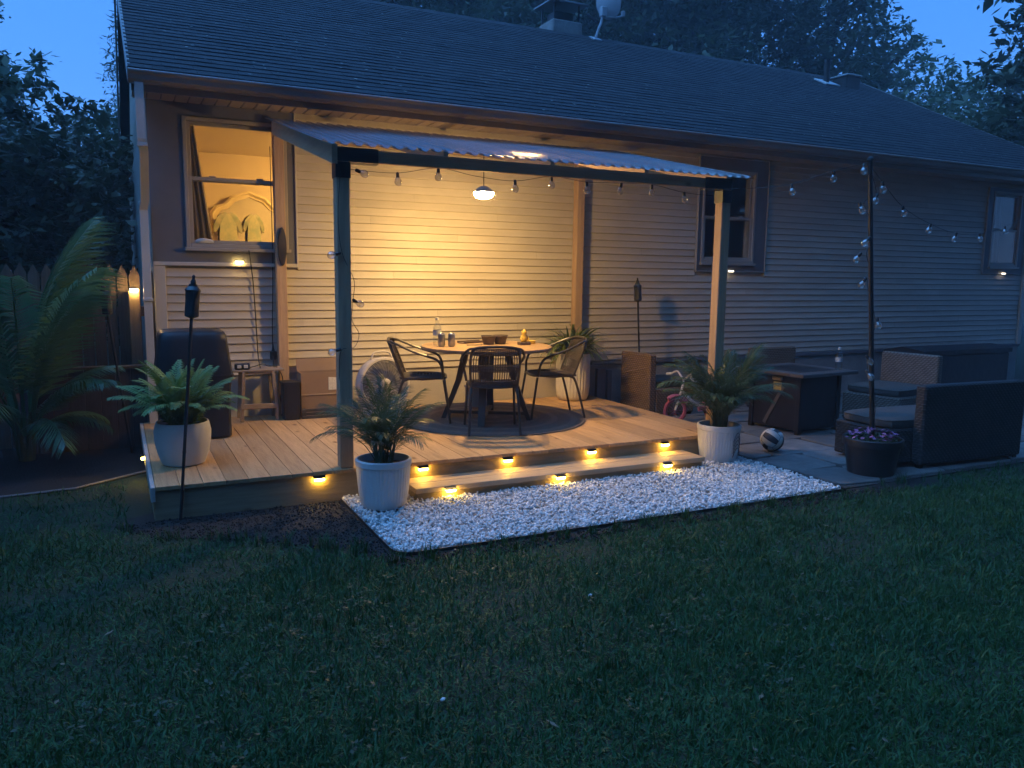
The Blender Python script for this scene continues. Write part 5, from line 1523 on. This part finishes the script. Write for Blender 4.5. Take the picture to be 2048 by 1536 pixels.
# ------------------------------------------------------------------ trees
bark = pmat('bark', (.045, .038, .032), .9, var=.35, vscale=6, bump=.8, bscale=20, stretch=(1, 1, .3))
leaf_a = leafmat('leaf_dark', (.065, .098, .055), (.115, .150, .085), .42, .6)
leaf_b = leafmat('leaf_mid', (.090, .130, .070), (.150, .195, .105), .45, .6, .35)
leaf_c = leafmat('needle', (.045, .070, .045), (.075, .105, .065), .6, .6)
def leaf_cloud(cent, rad, per, size, rng, asp=.5, flat=.35):
    """diamond leaves scattered round clump centres: returns verts, quads"""
    n = len(cent) * per
    c = np.repeat(cent, per, axis=0); r_ = np.repeat(rad, per)
    p = c + rng.normal(size=(n, 3)) * (r_ * .5)[:, None] * np.array((1, 1, .75))
    d = rng.normal(size=(n, 3)); d[:, 2] = d[:, 2] * .6 - .25; d /= np.linalg.norm(d, axis=1)[:, None]
    up = rng.normal(size=(n, 3)) * flat + np.array((0, 0, 1.0))
    s = np.cross(d, up); s /= np.linalg.norm(s, axis=1)[:, None] + 1e-9
    L_ = np.clip(rng.lognormal(0, .4, n), .4, 2.2) * size
    a = p; b = p + (d * .5 + s * asp * .5) * L_[:, None]; e = p + d * L_[:, None]; f = p + (d * .5 - s * asp * .5) * L_[:, None]
    return np.stack([a, b, e, f], 1).reshape(-1, 3), np.arange(n * 4).reshape(-1, 4)
def tree(name, loc, H, cr, cz0, ncl, per, size, seed, lm_, label, cat='tree', grp=None, openf=0.0, squash=1.0):
    rng = np.random.default_rng(seed); rs = random.Random(seed)
    t = tag(empty(name, loc), label, cat, grp)
    m = MB(); tr = .018 * H + .05
    lean = (rs.uniform(-.3, .3), rs.uniform(-.3, .3))
    top = Vector((lean[0], lean[1], H * .86))
    m.tube([(0, 0, -.1), (lean[0] * .2, lean[1] * .2, H * .2), (lean[0] * .5, lean[1] * .5, H * .5), top], [tr * 1.25, tr, tr * .65, tr * .12], 10)
    cen = []
    ch = (H - cz0) / 2; cc = np.array((lean[0] * .6, lean[1] * .6, cz0 + ch))
    lobes = []
    for i in range(9):
        a = i * 2.4; u = (i + .5) / 9
        lobes.append(cc + np.array((math.cos(a) * cr * .55, math.sin(a) * cr * .55, (u * 2 - 1) * ch * .62)))
        st = Vector((lean[0] * .4, lean[1] * .4, H * (.22 + .5 * u))); en = Vector(lobes[-1])
        mid = st.lerp(en, .5) + Vector((0, 0, .05 * H))
        m.tube(smooth_path([st, mid, en], 4), [tr * .42 * (1 - .1 * k) for k in range(9)], 6)
    m.build('trunk', bark, t, True)
    lobes = np.array(lobes)
    for i in range(ncl):
        lb = lobes[rng.integers(len(lobes))]
        v = rng.normal(size=3); v /= np.linalg.norm(v)
        rr = rng.random() ** .4
        q = lb + v * rr * np.array((cr * .62, cr * .62, ch * .52)) * (1 + openf * rng.normal() * .3)
        cen.append(q)
    cen = np.array(cen)
    rad = rng.uniform(.22, .5, len(cen)) * cr / 2.8
    V_, F_ = leaf_cloud(cen, rad, per, size, rng)
    link('crown', fastmesh('crown', V_, F_, lm_), None, t)
    return t
def spruce(loc, H, br, seed, label):
    rng = np.random.default_rng(seed)
    t = tag(empty('spruce_tree', loc), label, 'tree')
    MB().tube([(0, 0, -.1), (0, 0, H * .5), (0, 0, H)], [.16, .09, .01], 9).build('trunk', bark, t, True)
    cen = []; rad = []
    for lv in np.linspace(.14, 1.0, 26):
        R_ = br * (1 - lv) ** .85 + .08
        for k in range(int(7 + 10 * (1 - lv))):
            a = rng.uniform(0, 6.28)
            for u in np.linspace(.25, 1, 5):
                cen.append((R_ * u * math.cos(a), R_ * u * math.sin(a), H * lv - .32 * u * R_ + rng.normal() * .04)); rad.append(.16 * (1.3 - .5 * u))
    V_, F_ = leaf_cloud(np.array(cen), np.array(rad), 12, .13, rng, asp=.22)
    link('crown', fastmesh('crown', V_, F_, leaf_c), None, t)
def dirpos(px, dist):
    a = YAW + math.atan((px - 1024) / 1600.0)
    return (dist * math.sin(a), -7.757 + dist * math.cos(a), 0)
G1 = 'trees behind the house'; G2 = 'trees beyond the fence'
tree('leafy_tree', dirpos(-30, 17), 6.0, 1.25, 2.2, 200, 42, .14, 1, leaf_b, 'loose-crowned tree at the left picture edge beyond the fence', grp=G2)
tree('leafy_tree', dirpos(120, 21), 5.1, 2.5, .6, 480, 42, .16, 2, leaf_a, 'rounded dark tree beyond the fence behind the big palm', grp=G2)
tree('leafy_tree', dirpos(245, 19), 5.0, 1.9, .4, 400, 42, .15, 3, leaf_a, 'dense low tree beyond the fence next to the house corner', grp=G2)
tree('leafy_tree', dirpos(20, 13.5), 4.0, 1.9, .2, 380, 42, .13, 4, leaf_a, 'low bushy tree just behind the pickets at the left edge', grp=G2)
spruce(dirpos(290, 24), 9.2, 1.9, 5, 'dark spruce rising behind the house gable at the left')
for i, (px, ds, H, cr, lm_, lab, ncl) in enumerate((
        (740, 30, 14.5, 4.2, leaf_a, 'tall dark tree behind the roof, leftmost of the row', 620), (900, 27, 15.0, 3.8, leaf_a, 'tall dark tree behind the roof, left of the chimney', 560),
        (1075, 31, 16.0, 4.3, leaf_a, 'tall dark tree directly behind the chimney', 560), (1260, 28, 15.0, 4.0, leaf_a, 'tall dark tree behind the satellite dish', 640),
        (1440, 29, 14.5, 4.2, leaf_a, 'broad dark tree behind the middle of the ridge', 640), (1620, 30, 12.6, 2.7, leaf_b, 'airy lighter tree behind the vent pipe', 240), (1715, 33, 11.6, 1.9, leaf_b, 'airy pale tree beside the gap of sky', 150),
        (1860, 31, 8.6, 2.6, leaf_b, 'lower rounded tree under the gap of sky', 430), (1960, 29, 8.4, 2.4, leaf_a, 'lower dark tree beside the end of the roof', 430), (2120, 21, 10.8, 1.9, leaf_a, 'dark tree overhanging the right end of the roof', 210),
        (1560, 34, 9.5, 4.5, leaf_a, 'low dark tree filling the base of the row behind the ridge', 420), (1760, 26, 7.4, 3.2, leaf_b, 'bushy tree peeping over the rake of the roof', 400))):
    tree('leafy_tree', dirpos(px, ds), H, cr, H * (.30 if H > 10 else .12), ncl, 44, .20 if H > 10 else .17, 40 + i, lm_, lab, grp=G1)
# unseen wood added behind and beside the viewer to block low sky light: one mass
rng = np.random.default_rng(77); cen = []
for k in range(3600):
    a = rng.uniform(math.radians(-116), math.radians(122)) + math.pi + .45      # all round except the house side
    d = rng.uniform(11, 17)
    cen.append((d * math.sin(a) + 3, -7.757 + d * math.cos(a) + 2, rng.uniform(.3, 17.0 if a < math.pi + .55 else 7.5) ))
for k in range(420):                                   # unseen boughs added above the view to shade the right wall and patio
    x = rng.uniform(6.5, 17); y = rng.uniform(-13, -2.6 - max(0, 9 - x) * .5)
    d = math.hypot(x, y + 7.757)
    cen.append((x, y, max(rng.uniform(5.5, 14), 1.6 + d * .46 + 1.2)))
V_, F_ = leaf_cloud(np.array(cen), rng.uniform(.9, 1.6, len(cen)), 14, .95, rng)
o = link('shade_treeline', fastmesh('shade_treeline', V_, F_, pmat('shade_tree_leaf', (.05, .075, .04), .8))); o['kind'] = 'stuff'; o['label'] = 'unseen dark wood added round the yard to block sky light'; o['category'] = 'trees'

# ------------------------------------------------------------------ overhead wires on the left
wm = pmat('wire_grey', (.16, .17, .18), .5)
for i, (py, y, lb) in enumerate(((413, 8.5, 'overhead wire passing just above the palm tips'), (452, 8.5, 'overhead wire crossing low behind the palm fronds'), (345, 8.6, 'overhead wire highest of those between the trees and the house'))):
    a = pix(-400, py - 1, y); b = pix(400, py + 3, y + .0)
    c = (a + b) / 2 - Vector((0, 0, .03))
    m = MB(); m.tube(smooth_path([a, c, b], 6), .009, 5); tag(m.build('overhead_wire', wm), lb, 'wire', 'overhead wires')

# ------------------------------------------------------------------ damp evening air
m = MB(); m.box(-40, -34, -1.0, 48, 42, 24.0)
hz = m.build('haze', None); hz['kind'] = 'stuff'; hz['label'] = 'thin blue evening haze over the yard'
hm = bpy.data.materials.new('haze_air'); hm.use_nodes = True
hn = hm.node_tree; hn.nodes.remove(hn.nodes['Principled BSDF'])
pv = hn.nodes.new('ShaderNodeVolumePrincipled'); pv.inputs['Color'].default_value = (.8, .9, 1.0, 1); pv.inputs['Density'].default_value = .004
hn.links.new(pv.outputs[0], hn.nodes['Material Output'].inputs['Volume'])
hz.data.materials.append(hm)
